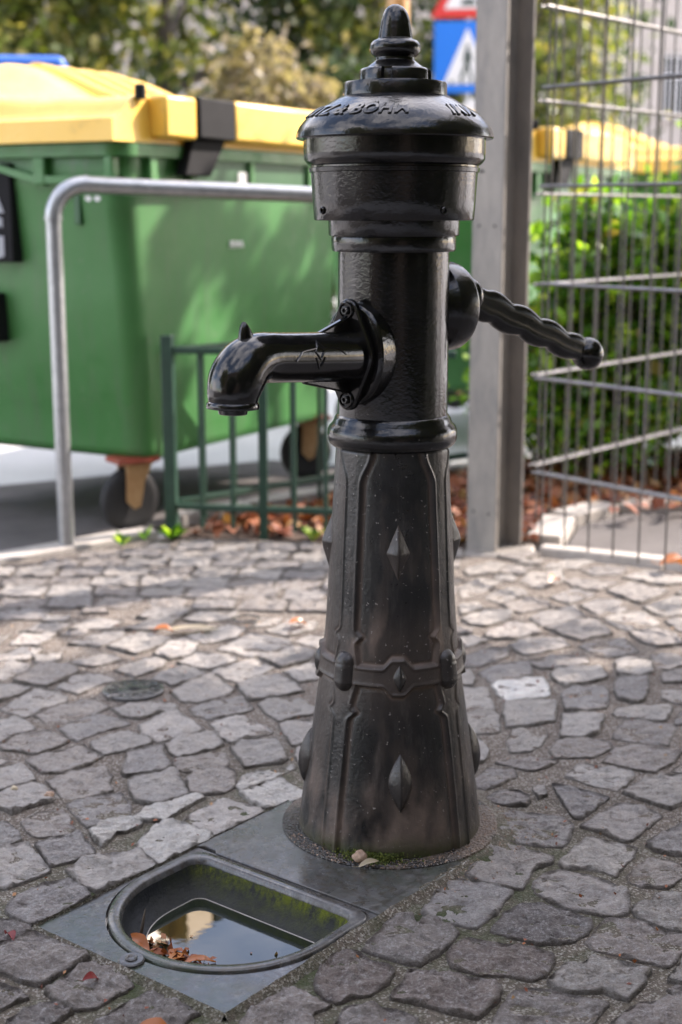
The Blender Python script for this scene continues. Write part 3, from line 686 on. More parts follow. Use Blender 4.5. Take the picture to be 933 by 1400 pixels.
# ---------------------------------------------------------------- kerbs, bed, asphalt
def kerb_run(name, pts, width, top, step=.42):
    root = empty(name, (pts[0][0], pts[0][1], 0)); tag(root, kind='structure')
    O = Vector((pts[0][0], pts[0][1], 0))
    for a, b in zip(pts, pts[1:]):
        A, B = Vector((*a, 0)), Vector((*b, 0)); d = (B - A); Ln = d.length; d.normalize(); nrm = Vector((-d.y, d.x, 0))
        n = max(1, round(Ln / step))
        for k in range(n):
            p0 = A + d * (Ln * k / n + .004) - O; p1 = A + d * (Ln * (k + 1) / n - .004) - O
            dz = random.uniform(-.003, .003)
            q = [p0, p1, p1 + nrm * width, p0 + nrm * width]
            MB().prism([(t.x, t.y) for t in q], -.1, top + dz).build('kerb_stone', M_KERB, root, bevel=.006)
    return root
kerb_run('kerb', [(-3.2, 2.13), (-1.045, 4.18), (-.60, 4.60)], .10, .012)
kerb_run('bed_kerb', [(-.55, 4.74), (-.06, 5.20), (.49, 5.72), (1.6, 6.2)], .08, .03)
kerb_run('path_kerb', [(.70, 4.42), (.80, 4.74), (.99, 4.93), (1.35, 5.0), (2.4, 5.05)], .11, .03)
kerb_run('gate_sill', [(.62, 4.37), (.98, 4.20), (1.5, 3.72)], .06, .004)
s = MB().prism([(-.57, 4.59), (-.54, 4.73), (-.05, 5.19), (.5, 5.71), (1.6, 6.19), (4.5, 6.3), (4.5, 5.16), (1.35, 5.12), (.93, 5.03), (.72, 4.82), (.60, 4.42), (.36, 4.46)], -.2, -.008)
bed = s.build('planting_bed', M_SOIL, smooth=False); tag(bed, kind='structure')
s = MB().prism([(.72, 4.41), (.81, 4.73), (1.0, 4.92), (1.35, 4.99), (4.5, 5.05), (4.5, 2.2), (1.55, 3.77), (1.0, 4.255)], -.2, -.006)
ap = s.build('asphalt_path', M_ASPHALT, smooth=False); tag(ap, kind='structure')
s = MB().prism([(-3.4, 2.2), (-1.12, 4.26), (-.68, 4.70), (-.16, 5.22), (.42, 5.76), (-.3, 6.1), (-3.5, 4.3)], -.2, -.014)
ap = s.build('asphalt_strip', M_ASPHALT, smooth=False); tag(ap, kind='structure')

# ---------------------------------------------------------------- tray under the spout
def outline(ins, n_arc=44, fr=.03):
    """closed D outline in (u, v); straight side towards the pump"""
    u0, v0, v1, cu, cv, Rr = .244, .008, .377, .362, .1925, .1845
    a, b, c, r = u0 + ins, v0 + ins, v1 - ins, Rr - ins
    pts = []; fr = max(.008, fr - ins * .2)
    for k in range(8):
        t = R(180) + R(90) * k / 7; pts.append((a + fr + fr * math.cos(t), b + fr + fr * math.sin(t)))
    for k in range(n_arc + 1):
        t = R(-90) + R(180) * k / n_arc; pts.append((cu + r * math.cos(t), cv + r * math.sin(t)))
    for k in range(8):
        t = R(90) + R(90) * k / 7; pts.append((a + fr + fr * math.cos(t), c - fr + fr * math.sin(t)))
    return pts
def loft(rings, cap_end=False, cap_start=False):
    s = MB(); n = len(rings[0][0])
    for pts, z in rings: s.v += [uvp(u, v, z) for u, v in pts]
    m = len(rings)
    s.f += [(i * n + k, i * n + (k + 1) % n, (i + 1) * n + (k + 1) % n, (i + 1) * n + k) for i in range(m - 1) for k in range(n)]
    if cap_end: s.f.append(tuple(range((m - 1) * n, m * n)))
    return s
O0 = Vector(uvp(.29, .19, 0))
tray = empty('spill_tray', O0)
tag(tray, 'rectangular grey cast-iron drain tray with a D-shaped basin set into the setts', 'drain tray')
def tbuild(s, name, m, parent=tray, **kw):
    s.v = [tuple(Vector(p) - O0) for p in s.v]; return s.build(name, m, parent, **kw)
# plate with D-shaped opening: strip between rectangle and opening
op = outline(-.004)
def rect_pt(p):
    c = (.36, .1925); d = (p[0] - c[0], p[1] - c[1]); t = 1e9
    for lim, k in ((.236, 0), (.583, 0)):
        if d[k] * (lim - c[k]) > 0: t = min(t, (lim - c[k]) / d[k])
    for lim, k in ((.001, 1), (.385, 1)):
        if d[k] * (lim - c[k]) > 0: t = min(t, (lim - c[k]) / d[k])
    return (c[0] + d[0] * t, c[1] + d[1] * t)
n = len(op)
for corner in ((.236, .001), (.236, .385), (.583, .001), (.583, .385)):
    k = min(range(n), key=lambda i: math.dist(rect_pt(op[i]), corner)); op_c = globals().setdefault('CORN', {}); op_c[k] = corner
outer = [CORN.get(i, rect_pt(p)) for i, p in enumerate(op)]
tb = loft([(outer, -.03), (outer, .0018), (outer, .002), (op, .002), (op, -.02)])
o = tbuild(tb, 'lower_plate', M_PLATE, sharp=30)
def moss_attr(o, fn, name='moss'):
    me = o.data; vals = [fn(Vector(v.co)) for v in me.vertices]
    me.attributes.new(name, 'FLOAT', 'POINT').data.foreach_set('value', vals)
# pump-side plate, a hair higher, rectangular, subdivided
s = MB(); s.prism([uvp(-.0, .0)[:2], uvp(-.0, .386)[:2], uvp(.2375, .386)[:2], uvp(.2375, .044)[:2], uvp(.2295, .036)[:2], uvp(.2295, .012)[:2], uvp(.2375, .0)[:2]][::-1], -.03, .0055)
tbuild(s, 'upper_plate', M_PLATE, bevel=.0015)
# rim ring
rim = loft([(outline(0), -.025), (outline(0), .004), (outline(.002), .0062), (outline(.016), .0062), (outline(.019), .0035), (outline(.021), -.004)])
rim = tbuild(rim, 'basin_rim', M_PLATE, sharp=60)
lug = MB().lathe([(-.02, .019), (.005, .019), (.0068, .017), (.0068, 0)], 24, Matrix.Translation(uvp(.562, .186)))
lug = tbuild(lug, 'rim_lug', M_PLATE)
lb = MB().lathe([(.004, .009), (.0085, .009), (.0095, .0075), (.0088, .0055), (.0075, .004), (.0075, 0)], 20, Matrix.Translation(Vector(uvp(.562, .186)) - O0))
lb.build('lug_bolt', M_PLATE, lug)
rings = []
prof = [(.0205, -.003), (.0225, -.009), (.025, -.016), (.028, -.022), (.033, -.028), (.039, -.033), (.046, -.0375), (.054, -.0415), (.064, -.047), (.08, -.054), (.11, -.062), (.16, -.066)]
for ins, z in prof: rings.append((outline(ins), z))
bs = loft(rings, cap_end=True)
# roughen the walls
vv = []
for x, y, z in bs.v:
    k = sstep(-.01, -.05, z) * .004
    q = Vector((x, y, z)) * 60
    vv.append((x + noise.noise(q) * k, y + noise.noise(q + Vector((9, 0, 0))) * k, z))
bs.v = vv
basin = tbuild(bs, 'basin', M_BASIN, sharp=80)
def bmoss(p):
    u, v = to_uv(p.x + O0.x, p.y + O0.y)
    return (1 - sstep(.27, .31, u)) * sstep(.0, .06, v) * (1 - sstep(-.010, -.030, p.z) * .8) * (1 - sstep(-.036, -.044, p.z))
def bcrust(p):
    u, v = to_uv(p.x + O0.x, p.y + O0.y)
    return (1 - sstep(-.030, -.014, p.z + .018 * (u > .4))) * (1 - sstep(.36, .5, u) * .5)
moss_attr(basin, bmoss); moss_attr(basin, bcrust, 'crust')
for o_ in tray.children:
    if o_.name.startswith(('lower_plate', 'upper_plate', 'basin_rim')):
        moss_attr(o_, lambda p: .9 * sstep(.17, .26, (lambda q: max(abs(q[0] - .29), abs(q[1] - .19)))(to_uv(p.x + O0.x, p.y + O0.y))))
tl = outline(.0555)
tbuild(MB().tube([uvp(u, v, -.0415) for u, v in tl] + [uvp(*tl[0], -.0415)], .0009, 6, caps=False), 'meniscus_glint', M_KERB)  # pale ring painted in for the bright glint at the water's edge
# water
wz = -.042
s = MB(); w = outline(.056); s.v = [tuple(Vector(uvp(u, v, wz))) for u, v in w]; s.f = [tuple(range(len(w)))]
water = s.build('water', M_WATER, smooth=False); tag(water, kind='structure')

# ---------------------------------------------------------------- foot ring and pump
foot = MB().lathe([(-.02, .186), (.0075, .186), (.0085, .1845), (.0088, .150)], 96)
pump = empty('hand_pump', (PUMP.x, PUMP.y, 0))
tag(pump, 'tall black cast-iron street water pump with a down-curved spout and side lever', 'water pump')
foot.build('foot_ring', M_GRIT, pump)
def A(a): return Vector((math.sin(R(a)), -math.cos(R(a)), 0))
STRAPS = (-41, 49, 139, -131); PANELS = (4, 94, -86, -176)
BPROF = [(0, .158), (.012, .1575), (.03, .1545), (.06, .1505), (.10, .1452), (.15, .138), (.19, .1325), (.25, .1235), (.30, .1165), (.341, .112), (.42, .1065), (.512, .1015), (.6, .096), (.671, .092), (.69, .0915)]
def bprof(z):
    for (a, ra), (b, rb) in zip(BPROF, BPROF[1:]):
        if z <= b: return ra + (rb - ra) * (z - a) / (b - a)
    return BPROF[-1][1]
BZ0, BZ1 = .289, .322          # band
def relief(a, z):
    """raised straps and band on the conical foot; returns (offset, groove)"""
    r = bprof(z)
    ds = min(abs((a - s_ + 180) % 360 - 180) for s_ in STRAPS) * R(1) * r
    dp = min(abs((a - s_ + 180) % 360 - 180) for s_ in PANELS) * R(1) * r
    zc = (BZ0 + BZ1) / 2
    # strap half width: flares at the top, swells with cusps round the band
    hw = .0165 + .016 * sstep(.615, .665, z) + .0 * z
    hw += .011 * math.exp(-((z - zc) / .042) ** 2)
    for c_ in (zc + .062, zc - .062): hw += .010 * math.exp(-((z - c_) / .007) ** 2)
    strap = 1 - sstep(hw - .0022, hw + .0022, ds)
    bh = (BZ1 - BZ0) / 2 + .0145 * (1 - sstep(.008, .026, dp))
    band = 1 - sstep(bh - .002, bh + .002, abs(z - zc))
    e_s = ds - hw; e_b = abs(z - zc) - bh
    e = min(e_s, e_b)
    bead = math.exp(-((e + .0035) / .0022) ** 2) * .0022
    groove = math.exp(-((e - .0035) / .0032) ** 2)
    mid = .0 * math.exp(-((ds - .006) / .0016) ** 2) * (1 if z < zc - .07 or z > zc + .07 else 0)
    top = 1 - sstep(.664, .672, z)
    return max(strap * .0042, band * .0055) * top + (bead + mid) * top - groove * .0016 * top, groove * top
def surf(a, z, off=0):
    r = bprof(z) + relief(a, z)[0] + off
    d = A(a); return Vector((d.x * r, d.y * r, z))
def build_foot():
    na, nz_ = 420, 330
    v = []; dust = []; moss = []
    zs = [.69 * k / nz_ for k in range(nz_ + 1)]
    prl = [[relief(a * 360 / na, z) for a in range(na)] for z in zs]
    for j, z in enumerate(zs):
        r0 = bprof(z)
        for i in range(na):
            a = i * 360 / na; d = A(a)
            off, g = prl[j][i]
            nn = noise.fractal(Vector((d.x * 3.1, d.y * 3.1, z * 9)), 1, 2, 4)
            low = sstep(.03, .0, z)
            r = r0 + off + nn * .0009 - low * .004 * (nn + .5)
            v.append((d.x * r, d.y * r, z))
            patch = sstep(.05, .5, nn)
            lowd = sstep(.20, .02, z) * (.50 + 1.3 * nn) * (1 - .6 * sstep(20, 45, a if a < 180 else 0))
            bandd = .55 * math.exp(-((z - .37) / .035) ** 2) * (.4 + patch) + .35 * math.exp(-((z - .30) / .05) ** 2)
            dust.append(min(1, max(0, g * .75 + lowd + bandd + patch * .18)))
            side = sstep(70, 20, min(abs((a - 350 + 180) % 360 - 180), 180))
            moss.append(sstep(.045 + .02 * nn, .008, z) * (.35 + .65 * side))
    f = [(j * na + i, j * na + (i + 1) % na, (j + 1) * na + (i + 1) % na, (j + 1) * na + i) for j in range(nz_) for i in range(na)]
    me = bpy.data.meshes.new('conical_foot'); me.from_pydata(v, [], f); me.materials.append(M_WORN); me.shade_smooth()
    me.attributes.new('dust', 'FLOAT', 'POINT').data.foreach_set('value', dust)
    me.attributes.new('moss', 'FLOAT', 'POINT').data.foreach_set('value', moss)
    return link('conical_foot', me, pump)
foot_o = build_foot()
def patch(name, a0, z0, w, h, fn, m=M_WORN, dustv=.03, nu=24, nv=36):
    v = []; dv = []
    for j in range(nv + 1):
        for i in range(nu + 1):
            s_ = (i / nu * 2 - 1); t = (j / nv * 2 - 1)
            z = z0 + t * h / 2; a = a0 + math.degrees(s_ * w / 2 / bprof(z))
            hh = fn(s_, t)
            v.append(tuple(surf(a, z, hh - .0012))); dv.append(dustv + .6 * (1 - sstep(0, .003, hh)))
    f = [(j * (nu + 1) + i, j * (nu + 1) + i + 1, (j + 1) * (nu + 1) + i + 1, (j + 1) * (nu + 1) + i) for j in range(nv) for i in range(nu)]
    me = bpy.data.meshes.new(name); me.from_pydata(v, [], f); me.materials.append(m); me.shade_smooth()
    me.attributes.new('dust', 'FLOAT', 'POINT').data.foreach_set('value', dv)
    me.attributes.new('moss', 'FLOAT', 'POINT').data.foreach_set('value', [0.0] * len(v))
    return link(name, me, foot_o)
def pyramid(H_, soft=.0):
    def fn(s_, t):
        d = abs(s_) + abs(t)
        if d >= 1: return -.004 * min(1, (d - 1) * 4)
        x = 1 - d
        return H_ * (x if x < .8 else .8 + (x - .8) * .6)
    return fn
def almond(H_):
    def fn(s_, t):
        wl = (1 - t * t) * (1 - .25 * abs(t)); d = abs(s_) / max(.02, wl)
        if d >= 1 or abs(t) > .98: return -.003
        return H_ * (1 - d) ** .75 * (1 - t * t) ** .8
    return fn
def oval(H_):
    def fn(s_, t):
        tt = max(0, abs(t) - .45) / .55; d = math.hypot(s_, tt) if abs(t) > .45 else abs(s_)
        if d >= 1: return -.004
        return H_ * (1 - d ** 2.6)
    return fn
for a in PANELS:
    patch('diamond_boss', a, .508, .042, .096, pyramid(.017), dustv=.22)
    patch('almond_boss', a + 1, .134, .042, .100, almond(.0175), dustv=.10)
    patch('medallion_ridge', a + 1, .305, .022, .046, almond(.0085), dustv=.08)
for a in STRAPS:
    patch('oval_knob', a, .3085, .037, .068, oval(.0145), dustv=.12)

def prt(name, prof, m=M_GLOSS, n=96, sub=0):
    if sub: prof = [tuple(p) for p in smooth_path(prof, sub)]
    return MB().lathe(prof, n).build(name, m, pump, sharp=38)
prt('collar_ring', [(.666, .0905), (.668, .098), (.672, .1025), (.678, .1052), (.686, .106), (.694, .1055), (.700, .103), (.704, .099), (.708, .0965), (.713, .095), (.718, .0918), (.72, .088)], M_GLOSS)
prt('column', [(.69, .0885), (.712, .0895), (.80, .0895), (.9, .0893), (.982, .089)], M_GLOSS)
prt('neck_ring', [(.979, .088), (.9795, .0975), (.983, .0990), (1.000, .0995), (1.003, .0985), (1.0035, .1025), (1.006, .1040), (1.03, .1045), (1.031, .09)])
head = prt('pump_head', [(1.0275, .09), (1.0275, .1255), (1.0295, .1270), (1.06, .1290), (1.1005, .1315), (1.1015, .1340), (1.1075, .1345), (1.1085, .1325), (1.111, .1325), (1.113, .1360), (1.1165, .1395), (1.121, .1425), (1.13, .1428), (1.154, .1430), (1.155, .10)])
cap = prt('cap', [(1.1515, .12), (1.1515, .1535), (1.1535, .1550), (1.1575, .1545), (1.163, .1530), (1.170, .1495), (1.177, .1440), (1.184, .1375), (1.1905, .1300), (1.200, .1130), (1.210, .0960), (1.2165, .0840), (1.2165, .07)])
def cap_r(z):
    P = [(1.184, .1375), (1.1905, .130), (1.200, .113), (1.210, .096), (1.2165, .084)]
    for (a, ra), (b, rb) in zip(P, P[1:]):
        if z <= b: return ra + (rb - ra) * (z - a) / (b - a)
    return P[-1][1]
prt('stepped_disc', [(1.2155, .05), (1.2155, .0795), (1.2165, .0815), (1.2345, .0810), (1.2375, .0790), (1.2378, .05)])
# castellated block
s = MB(); prof = [(1.236, .0565), (1.254, .0560), (1.257, .054), (1.2585, .051)]
na = 144; zz = []
for z, r0 in prof + [(1.2588, .03)]:
    for i in range(na):
        a = i * 360 / na
        dn = min(abs((a - q + 180) % 360 - 180) for q in (-16, 74, 164, -106))
        k = 1 - sstep(7.5, 9.5, dn)
        r_ = r0 - (.009 * k if r0 > .04 else 0); d = A(a); s.v.append((d.x * r_, d.y * r_, z))
s.f = [(j * na + i, j * na + (i + 1) % na, (j + 1) * na + (i + 1) % na, (j + 1) * na + i) for j in range(4) for i in range(na)]
s.build('notched_block', M_GLOSS, pump, sharp=35)
prt('finial', [(1.255, .047), (1.2585, .0465), (1.262, .042), (1.267, .035), (1.2695, .0315), (1.2705, .031), (1.2745, .031), (1.2755, .0325), (1.279, .037), (1.284, .0398), (1.289, .0402), (1.294, .039), (1.2985, .0355), (1.3005, .032), (1.3015, .0292), (1.303, .0272), (1.315, .0252), (1.328, .0228), (1.338, .0200), (1.345, .0165), (1.350, .0115), (1.353, .006), (1.354, 0)], n=64)
for a in (-61, 34, 128, -154):
    d = A(a); M_ = Matrix.Translation(d * .1265 + Vector((0, 0, 1.0425))) @ d.to_track_quat('Z', 'Y').to_matrix().to_4x4()
    MB().lathe([(-.004, .0058), (.0035, .0058), (.0045, .0048), (.0038, .0036), (-.001, .0034), (-.001, 0)], 20, M_).build('set_screw', M_GLOSS2, pump)
# raised lettering round the cap
def lettering(text, a_end=None, a_start=None, size=.0262, zbase=1.1835):
    cu = bpy.data.curves.new('t', 'FONT'); cu.body = text; cu.size = size; cu.extrude = .0010; cu.shear = .22; cu.offset = .0005
    cu.bevel_depth = .0005; cu.bevel_resolution = 1; cu.space_character = 1.12; cu.resolution_u = 3
    to = bpy.data.objects.new('t', cu); col.objects.link(to)
    dg = bpy.context.evaluated_depsgraph_get(); me = bpy.data.meshes.new_from_object(to.evaluated_get(dg))
    bpy.data.objects.remove(to)
    xs = [v.co.x for v in me.vertices]; x0, x1 = min(xs), max(xs)
    rm = .120
    for v in me.vertices:
        x, y, z = v.co
        a = (a_end - math.degrees((x1 - x) / rm)) if a_end is not None else (a_start + math.degrees((x - x0) / rm))
        # along the cone: slope direction (dr, dz) per metre
        zc_ = zbase + y * .80; rr = cap_r(zc_)
        d = A(a); nrm = Vector((d.x * .52, d.y * .52, .86))
        p = Vector((d.x * rr, d.y * rr, zc_)) + nrm * (z + .0006)
        v.co = p
    me.materials.clear(); me.materials.append(M_GLOSS2)
    return link('raised_lettering', me, cap)
lettering('KRAUTZ & BÖHM', a_end=8.5)
lettering('IMM', a_start=37)

# --- spout
SA = -38.5; dS = A(SA); hS = Vector((-dS.y, dS.x, 0)); up = Vector((0, 0, 1))
def sp(d, h, z): return dS * d + hS * h + up * z
path = smooth_path([(.06, .821, .0400), (.13, .822, .0392), (.20, .826, .0378), (.27, .831, .0368), (.322, .834, .0372), (.352, .827, .0392), (.371, .810, .0405), (.379, .792, .0385), (.381, .7755, .0350)], 6)
s = MB().tube([sp(p[0], 0, p[1]) for p in path], [p[2] for p in path], 48, up=hS)
spout = s.build('spout', M_GLOSS2, pump, sharp=50)
ax = (sp(.3665, 0, .762) - sp(.3655, 0, .781)).normalized(); ax = sp(.369, 0, .700) - sp(.366, 0, .78); ax.normalize()
Mq = Matrix.Translation(sp(.381, 0, .776)) @ ax.to_track_quat('Z', 'Y').to_matrix().to_4x4()
MB().lathe([(-.003, .030), (-.001, .0355), (.001, .0375), (.005, .0385), (.0085, .0378), (.0095, .033), (.0095, .0225), (.010, .0215), (.0165, .0205), (.0175, .0185), (.0175, .016), (.006, .015), (.004, 0)], 48, Mq).build('nozzle_lip', M_GLOSS2, spout)
# ear: small pointed fin on the bend
v = []; K = 14
for j in range(9):
    t = j / 8; w_ = .0215 * (1 - t * .75) ** .8 * (1 - t ** 6 * .75); th = .0095 * (1 - t) ** .5 + .003
    c_ = sp(.348 + .008 * t, 0, .848 + .040 * t)
    for k in range(K):
        a = 2 * math.pi * k / K; v.append(c_ + dS * (math.cos(a) * w_) * .9 + hS * (math.sin(a) * th))
s = MB().add(v, [(j * K + k, j * K + (k + 1) % K, (j + 1) * K + (k + 1) % K, (j + 1) * K + k) for j in range(8) for k in range(K)] + [tuple(range(8 * K, 9 * K))])
s.build('ear', M_GLOSS2, spout, sharp=60)
# flange with two lugs
def hull(circles, n=28):
    pts = []
    for cx, cy, r_ in circles:
        for k in range(n): a = 2 * math.pi * k / n; pts.append((cx + r_ * math.cos(a), cy + r_ * math.sin(a)))
    pts = sorted(set(pts)); lo = []; hi = []
    def cr(o, a, b): return (a[0] - o[0]) * (b[1] - o[1]) - (a[1] - o[1]) * (b[0] - o[0])
    for seq, out in ((pts, lo), (pts[::-1], hi)):
        for p in seq:
            while len(out) > 1 and cr(out[-2], out[-1], p) <= 0: out.pop()
            out.append(p)
    return lo[:-1] + hi[:-1]
MS = Matrix((( hS.x, 0, dS.x, 0), (hS.y, 0, dS.y, 0), (0, 1, 0, .823), (0, 0, 0, 1)))    # (h, z, d) -> pump
fl = MB().prism(hull([(0, 0, .047), (0, .069, .0175), (0, -.069, .0175)]), .108, .121, MS).build('flange', M_GLOSS2, pump, bevel=.003, sharp=30)
MB().prism([(.058 * math.cos(R(5 * k)), .080 * math.sin(R(5 * k))) for k in range(72)], .04, .1075, MS).build('flange_pad', M_GLOSS, pump, bevel=.006, sharp=30)
for zz_ in (.069, -.069):
    Mb = MS @ Matrix.Translation((0, zz_, .1205))
    MB().lathe([(-.001, .0135), (.003, .0135), (.0048, .0125), (.0048, .0108), (.001, .0098), (.001, 0)], 28, Mb).build('bolt_socket', M_GLOSS2, fl)
    MB().lathe([(.0005, .0072), (.0065, .0070), (.0075, .0060), (.0075, .0038), (.003, .0034), (.003, 0)], 6, Mb).build('hex_bolt', M_WORN, fl, smooth=False)
for sg, dd in ((1, .205), (-1, .225)):
    MG = Matrix(((dS.x, 0, hS.x, 0), (dS.y, 0, hS.y, 0), (0, 1, 0, .823), (0, 0, 0, 1)))
    P = [(.119, .030 * sg), (.119, .062 * sg), (.135, .056 * sg), (dd, .0355 * sg), (dd, .030 * sg)]
    if sg < 0: P = P[::-1]
    MB().prism(P, -.0055, .0055, MG).build('gusset', M_GLOSS2, spout, bevel=.003, sharp=30)
# cast emblem on the camera side of the spout: a diamond between two stepped wings
def on_spout(d, ang, off=0):
    r_ = .0374 + off; return sp(d, r_ * math.cos(R(ang)), .8275 + r_ * math.sin(R(ang)))
def arc_line(pts, rad=.0012):
    P = []
    for (a, b), (c_, d_) in zip(pts, pts[1:]):
        for k in range(6): P.append(on_spout(a + (c_ - a) * k / 6, b + (d_ - b) * k / 6, .0003))
    P.append(on_spout(*pts[-1], .0003)); return P
em = MB()
for pts in ([(.285, 2), (.268, 22), (.236, 26), (.228, 44), (.218, 26), (.186, 22), (.170, 4)],
            [(.240, 18), (.230, 34), (.220, 18), (.230, 0), (.240, 18)], [(.240, 4), (.230, -22), (.220, 4)]):
    em.tube(arc_line(pts), .0014, 6)
em.build('cast_emblem', M_GLOSS2, spout)

# --- lever side
HD = Vector((.80, .60, 0)); hH = Vector((-HD.y, HD.x, 0))
def hp(d, h, z): return HD * d + hH * h + up * z
MH = Matrix(((hH.x, 0, HD.x, 0), (hH.y, 0, HD.y, 0), (0, 1, 0, .888), (0, 0, 0, 1)))
MB().lathe([(.03, .060), (.072, .064), (.082, .071), (.086, .0725), (.118, .0725), (.1235, .070), (.125, .066), (.125, 0)], 64, MH).build('lever_housing', M_GLOSS, pump)
MH2 = Matrix(((hH.x, 0, HD.x, 0), (hH.y, 0, HD.y, 0), (0, 1, 0, .903), (0, 0, 0, 1)))
MB().lathe([(.120, .027), (.150, .027), (.156, .030), (.163, .0305), (.170, .028), (.175, .020), (.175, 0)], 40, MH2).build('lever_hub', M_GLOSS2, pump)
P0 = hp(.150, 0, .905); P1 = hp(.438, 0, .794); ld = (P1 - P0); LL = ld.length; ld.normalize(); lw = ld.cross(hH).normalized()
if lw.z < 0: lw = -lw
v = []; K = 28; NS = 70
for j in range(NS + 1):
    t = j / NS; c_ = P0 + ld * (LL * t)
    base = .0285 - .0065 * t
    ph = 2 * math.pi * (t - .12) / .235
    amp = .0068 * sstep(.1, .2, t)
    up_ = base + amp * abs(math.sin(ph / 2)) - .003; dn_ = base + amp * abs(math.cos(ph / 2)) - .003
    if t > .95: up_ *= 1 - (t - .95) * 5; dn_ *= 1 - (t - .95) * 5
    for k in range(K):
        a = 2 * math.pi * k / K; ca, sa = math.cos(a), math.sin(a)
        e_ = 2.6; q = (abs(ca) ** e_ + abs(sa) ** e_) ** (-1 / e_)
        th = .0145 * (1 - .12 * math.exp(-(ca * q / .22) ** 2))
        v.append(c_ + lw * (ca * q * (up_ if ca > 0 else dn_)) + hH * (sa * q * th))
s = MB().add(v, [(j * K + k, j * K + (k + 1) % K, (j + 1) * K + (k + 1) % K, (j + 1) * K + k) for j in range(NS) for k in range(K)] + [tuple(range(K)), tuple(range(NS * K, (NS + 1) * K))])
lever = s.build('lever', M_GLOSS2, pump, sharp=50)
bp = hp(.452, 0, .790)
s = MB(); s.lathe([(-.0295 * math.cos(R(180 * k / 20)), .0295 * math.sin(R(180 * k / 20)) + (1e-5 if k in (0, 20) else 0)) for k in range(21)], 40, Matrix.Translation(bp))
s.build('ball_grip', iron_gloss('lever_ball_enamel', .05), lever, sharp=180)

# ---------------------------------------------------------------- small things on the ground
def blob(name, m, loc, r, seed, sq=(1, 1, .7), parent=None, n=3):
    bm = bmesh.new(); bmesh.ops.create_icosphere(bm, subdivisions=n, radius=1)
    for v in bm.verts:
        k = 1 + noise.noise(v.co * 1.3 + Vector((seed, 0, 0))) * .45 + noise.noise(v.co * 3 + Vector((seed, 5, 0))) * .15
        v.co = Vector((v.co.x * sq[0], v.co.y * sq[1], v.co.z * sq[2])) * r * k
    me = bpy.data.meshes.new(name); bm.to_mesh(me); bm.free(); me.materials.append(m); me.shade_smooth()
    return link(name, me, parent, loc)
def leaf(name, m, loc, size, rot=(0, 0, 0), curl=.25, lobes=0, label=None, cat='fallen leaf', group=None, aspect=.55):
    """a curled leaf with a midrib fold and a stalk"""
    rows = 9; v = []; f = []
    for j in range(rows):
        t = j / (rows - 1); w_ = math.sin(math.pi * min(1, t * .93 + .05)) ** .8 * aspect * .5
        if lobes: w_ *= 1 + .35 * math.sin(t * math.pi * lobes * 2)
        for i in range(5):
            s_ = i / 2 - 1
            v.append((t - .5, s_ * w_, abs(s_) ** 1.5 * w_ * curl * 2 + math.sin(t * math.pi) * curl * .35 + noise.noise(Vector((t * 4, s_ * 2, size * 99))) * .05))
    for j in range(rows - 1):
        for i in range(4): f.append((j * 5 + i, j * 5 + i + 1, (j + 1) * 5 + i + 1, (j + 1) * 5 + i))
    s = MB().add(v, f); s.tube([(-.5, 0, v[2][2]), (-.65, .02, .03), (-.8, .06, .05)], .012, 5)
    s.v = [(a * size, b * size, c * size) for a, b, c in s.v]
    o = s.build(name, m); o.location = loc; o.rotation_euler = rot
    if label: tag(o, label, cat, group)
    return o
leaf('fallen_leaf', M_ORANGE, (.607, 3.93, .010), .055, (.2, .1, 1.0), label='small orange leaf lying alone on the setts right of the pump', curl=.4)
leaf('fallen_leaf', M_ORANGE, (.985, 4.07, .016), .10, (.1, .2, .3), label='large orange leaf against the foot of the mesh fence', curl=.4)
leaf('fallen_leaf', M_REDLEAF, (-.485, 1.905, .004), .028, (.3, .1, 2.2), label='tiny dark red leaf left of the tray corner', curl=.4)
leaf('fallen_leaf', M_REDLEAF, (-.345, 1.785, .004), .026, (.2, .3, .7), label='tiny dark red leaf between two setts in front of the tray', curl=.4)
leaf('fallen_leaf', M_PALELEAF, (.045, 2.118, .016), .034, (.3, -.1, .35), label='pale narrow leaf at the moss on the pump foot', curl=.3, aspect=.35)
leaf('fallen_leaf', M_ORANGE, (-.24, 1.655, .006), .05, (0, .2, .2), label='orange leaf at the bottom edge beside the tray tip', curl=.3)
leaf('fallen_leaf', M_ORANGE, (-.11, 3.50, .010), .05, (.1, .2, .5), label='brown leaf on the setts just left behind the pump', curl=.3)
leaf('fallen_leaf', M_PALELEAF, (-.37, 3.46, .008), .12, (.05, .05, .15), label='flat pale paper-like leaf on the far left setts', curl=.1, aspect=.3)
leaf('fallen_leaf', M_ORANGE, (-.445, 3.44, .010), .05, (.1, .2, .3), label='small rusty leaf at the tip of the pale leaf', curl=.3)
# leaves soaking in the basin
for i, (u, v, sz, rz, z) in enumerate([(.476, .108, .052, -.75, .009), (.474, .146, .036, .1, .003), (.466, .182, .040, .6, .004), (.452, .214, .046, .25, .004), (.458, .166, .032, 1.4, .005)]):
    leaf('basin_leaf', M_ORANGE if i != 1 else M_LITTER, uvp(u, v, wz + z), sz, (.25 - .12 * i, .1, rz), .22, 0, ['long orange-brown leaf leaning on the left wall of the basin', 'brown curled leaf at the near edge of the basin water', 'upper orange leaf floating in the basin', 'rightmost orange leaf floating in the basin', 'folded orange leaf under the basin rim'][i], 'fallen leaf', None, .45)
tag(MB().tube([uvp(.458, .092, wz - .02), uvp(.455, .093, -.030), uvp(.450, .094, -.008), uvp(.446, .094, .006)], [.0032, .0028, .002, .0006], 8).build('twig', M_BARK), 'thin black twig standing upright in the basin water', 'twig')
tag(blob('pebble', M_PEBBLE, (-.052, 2.265, .018), .0115, 3), 'small orange-tan pebble on the foot ring left of the pump', 'pebble')
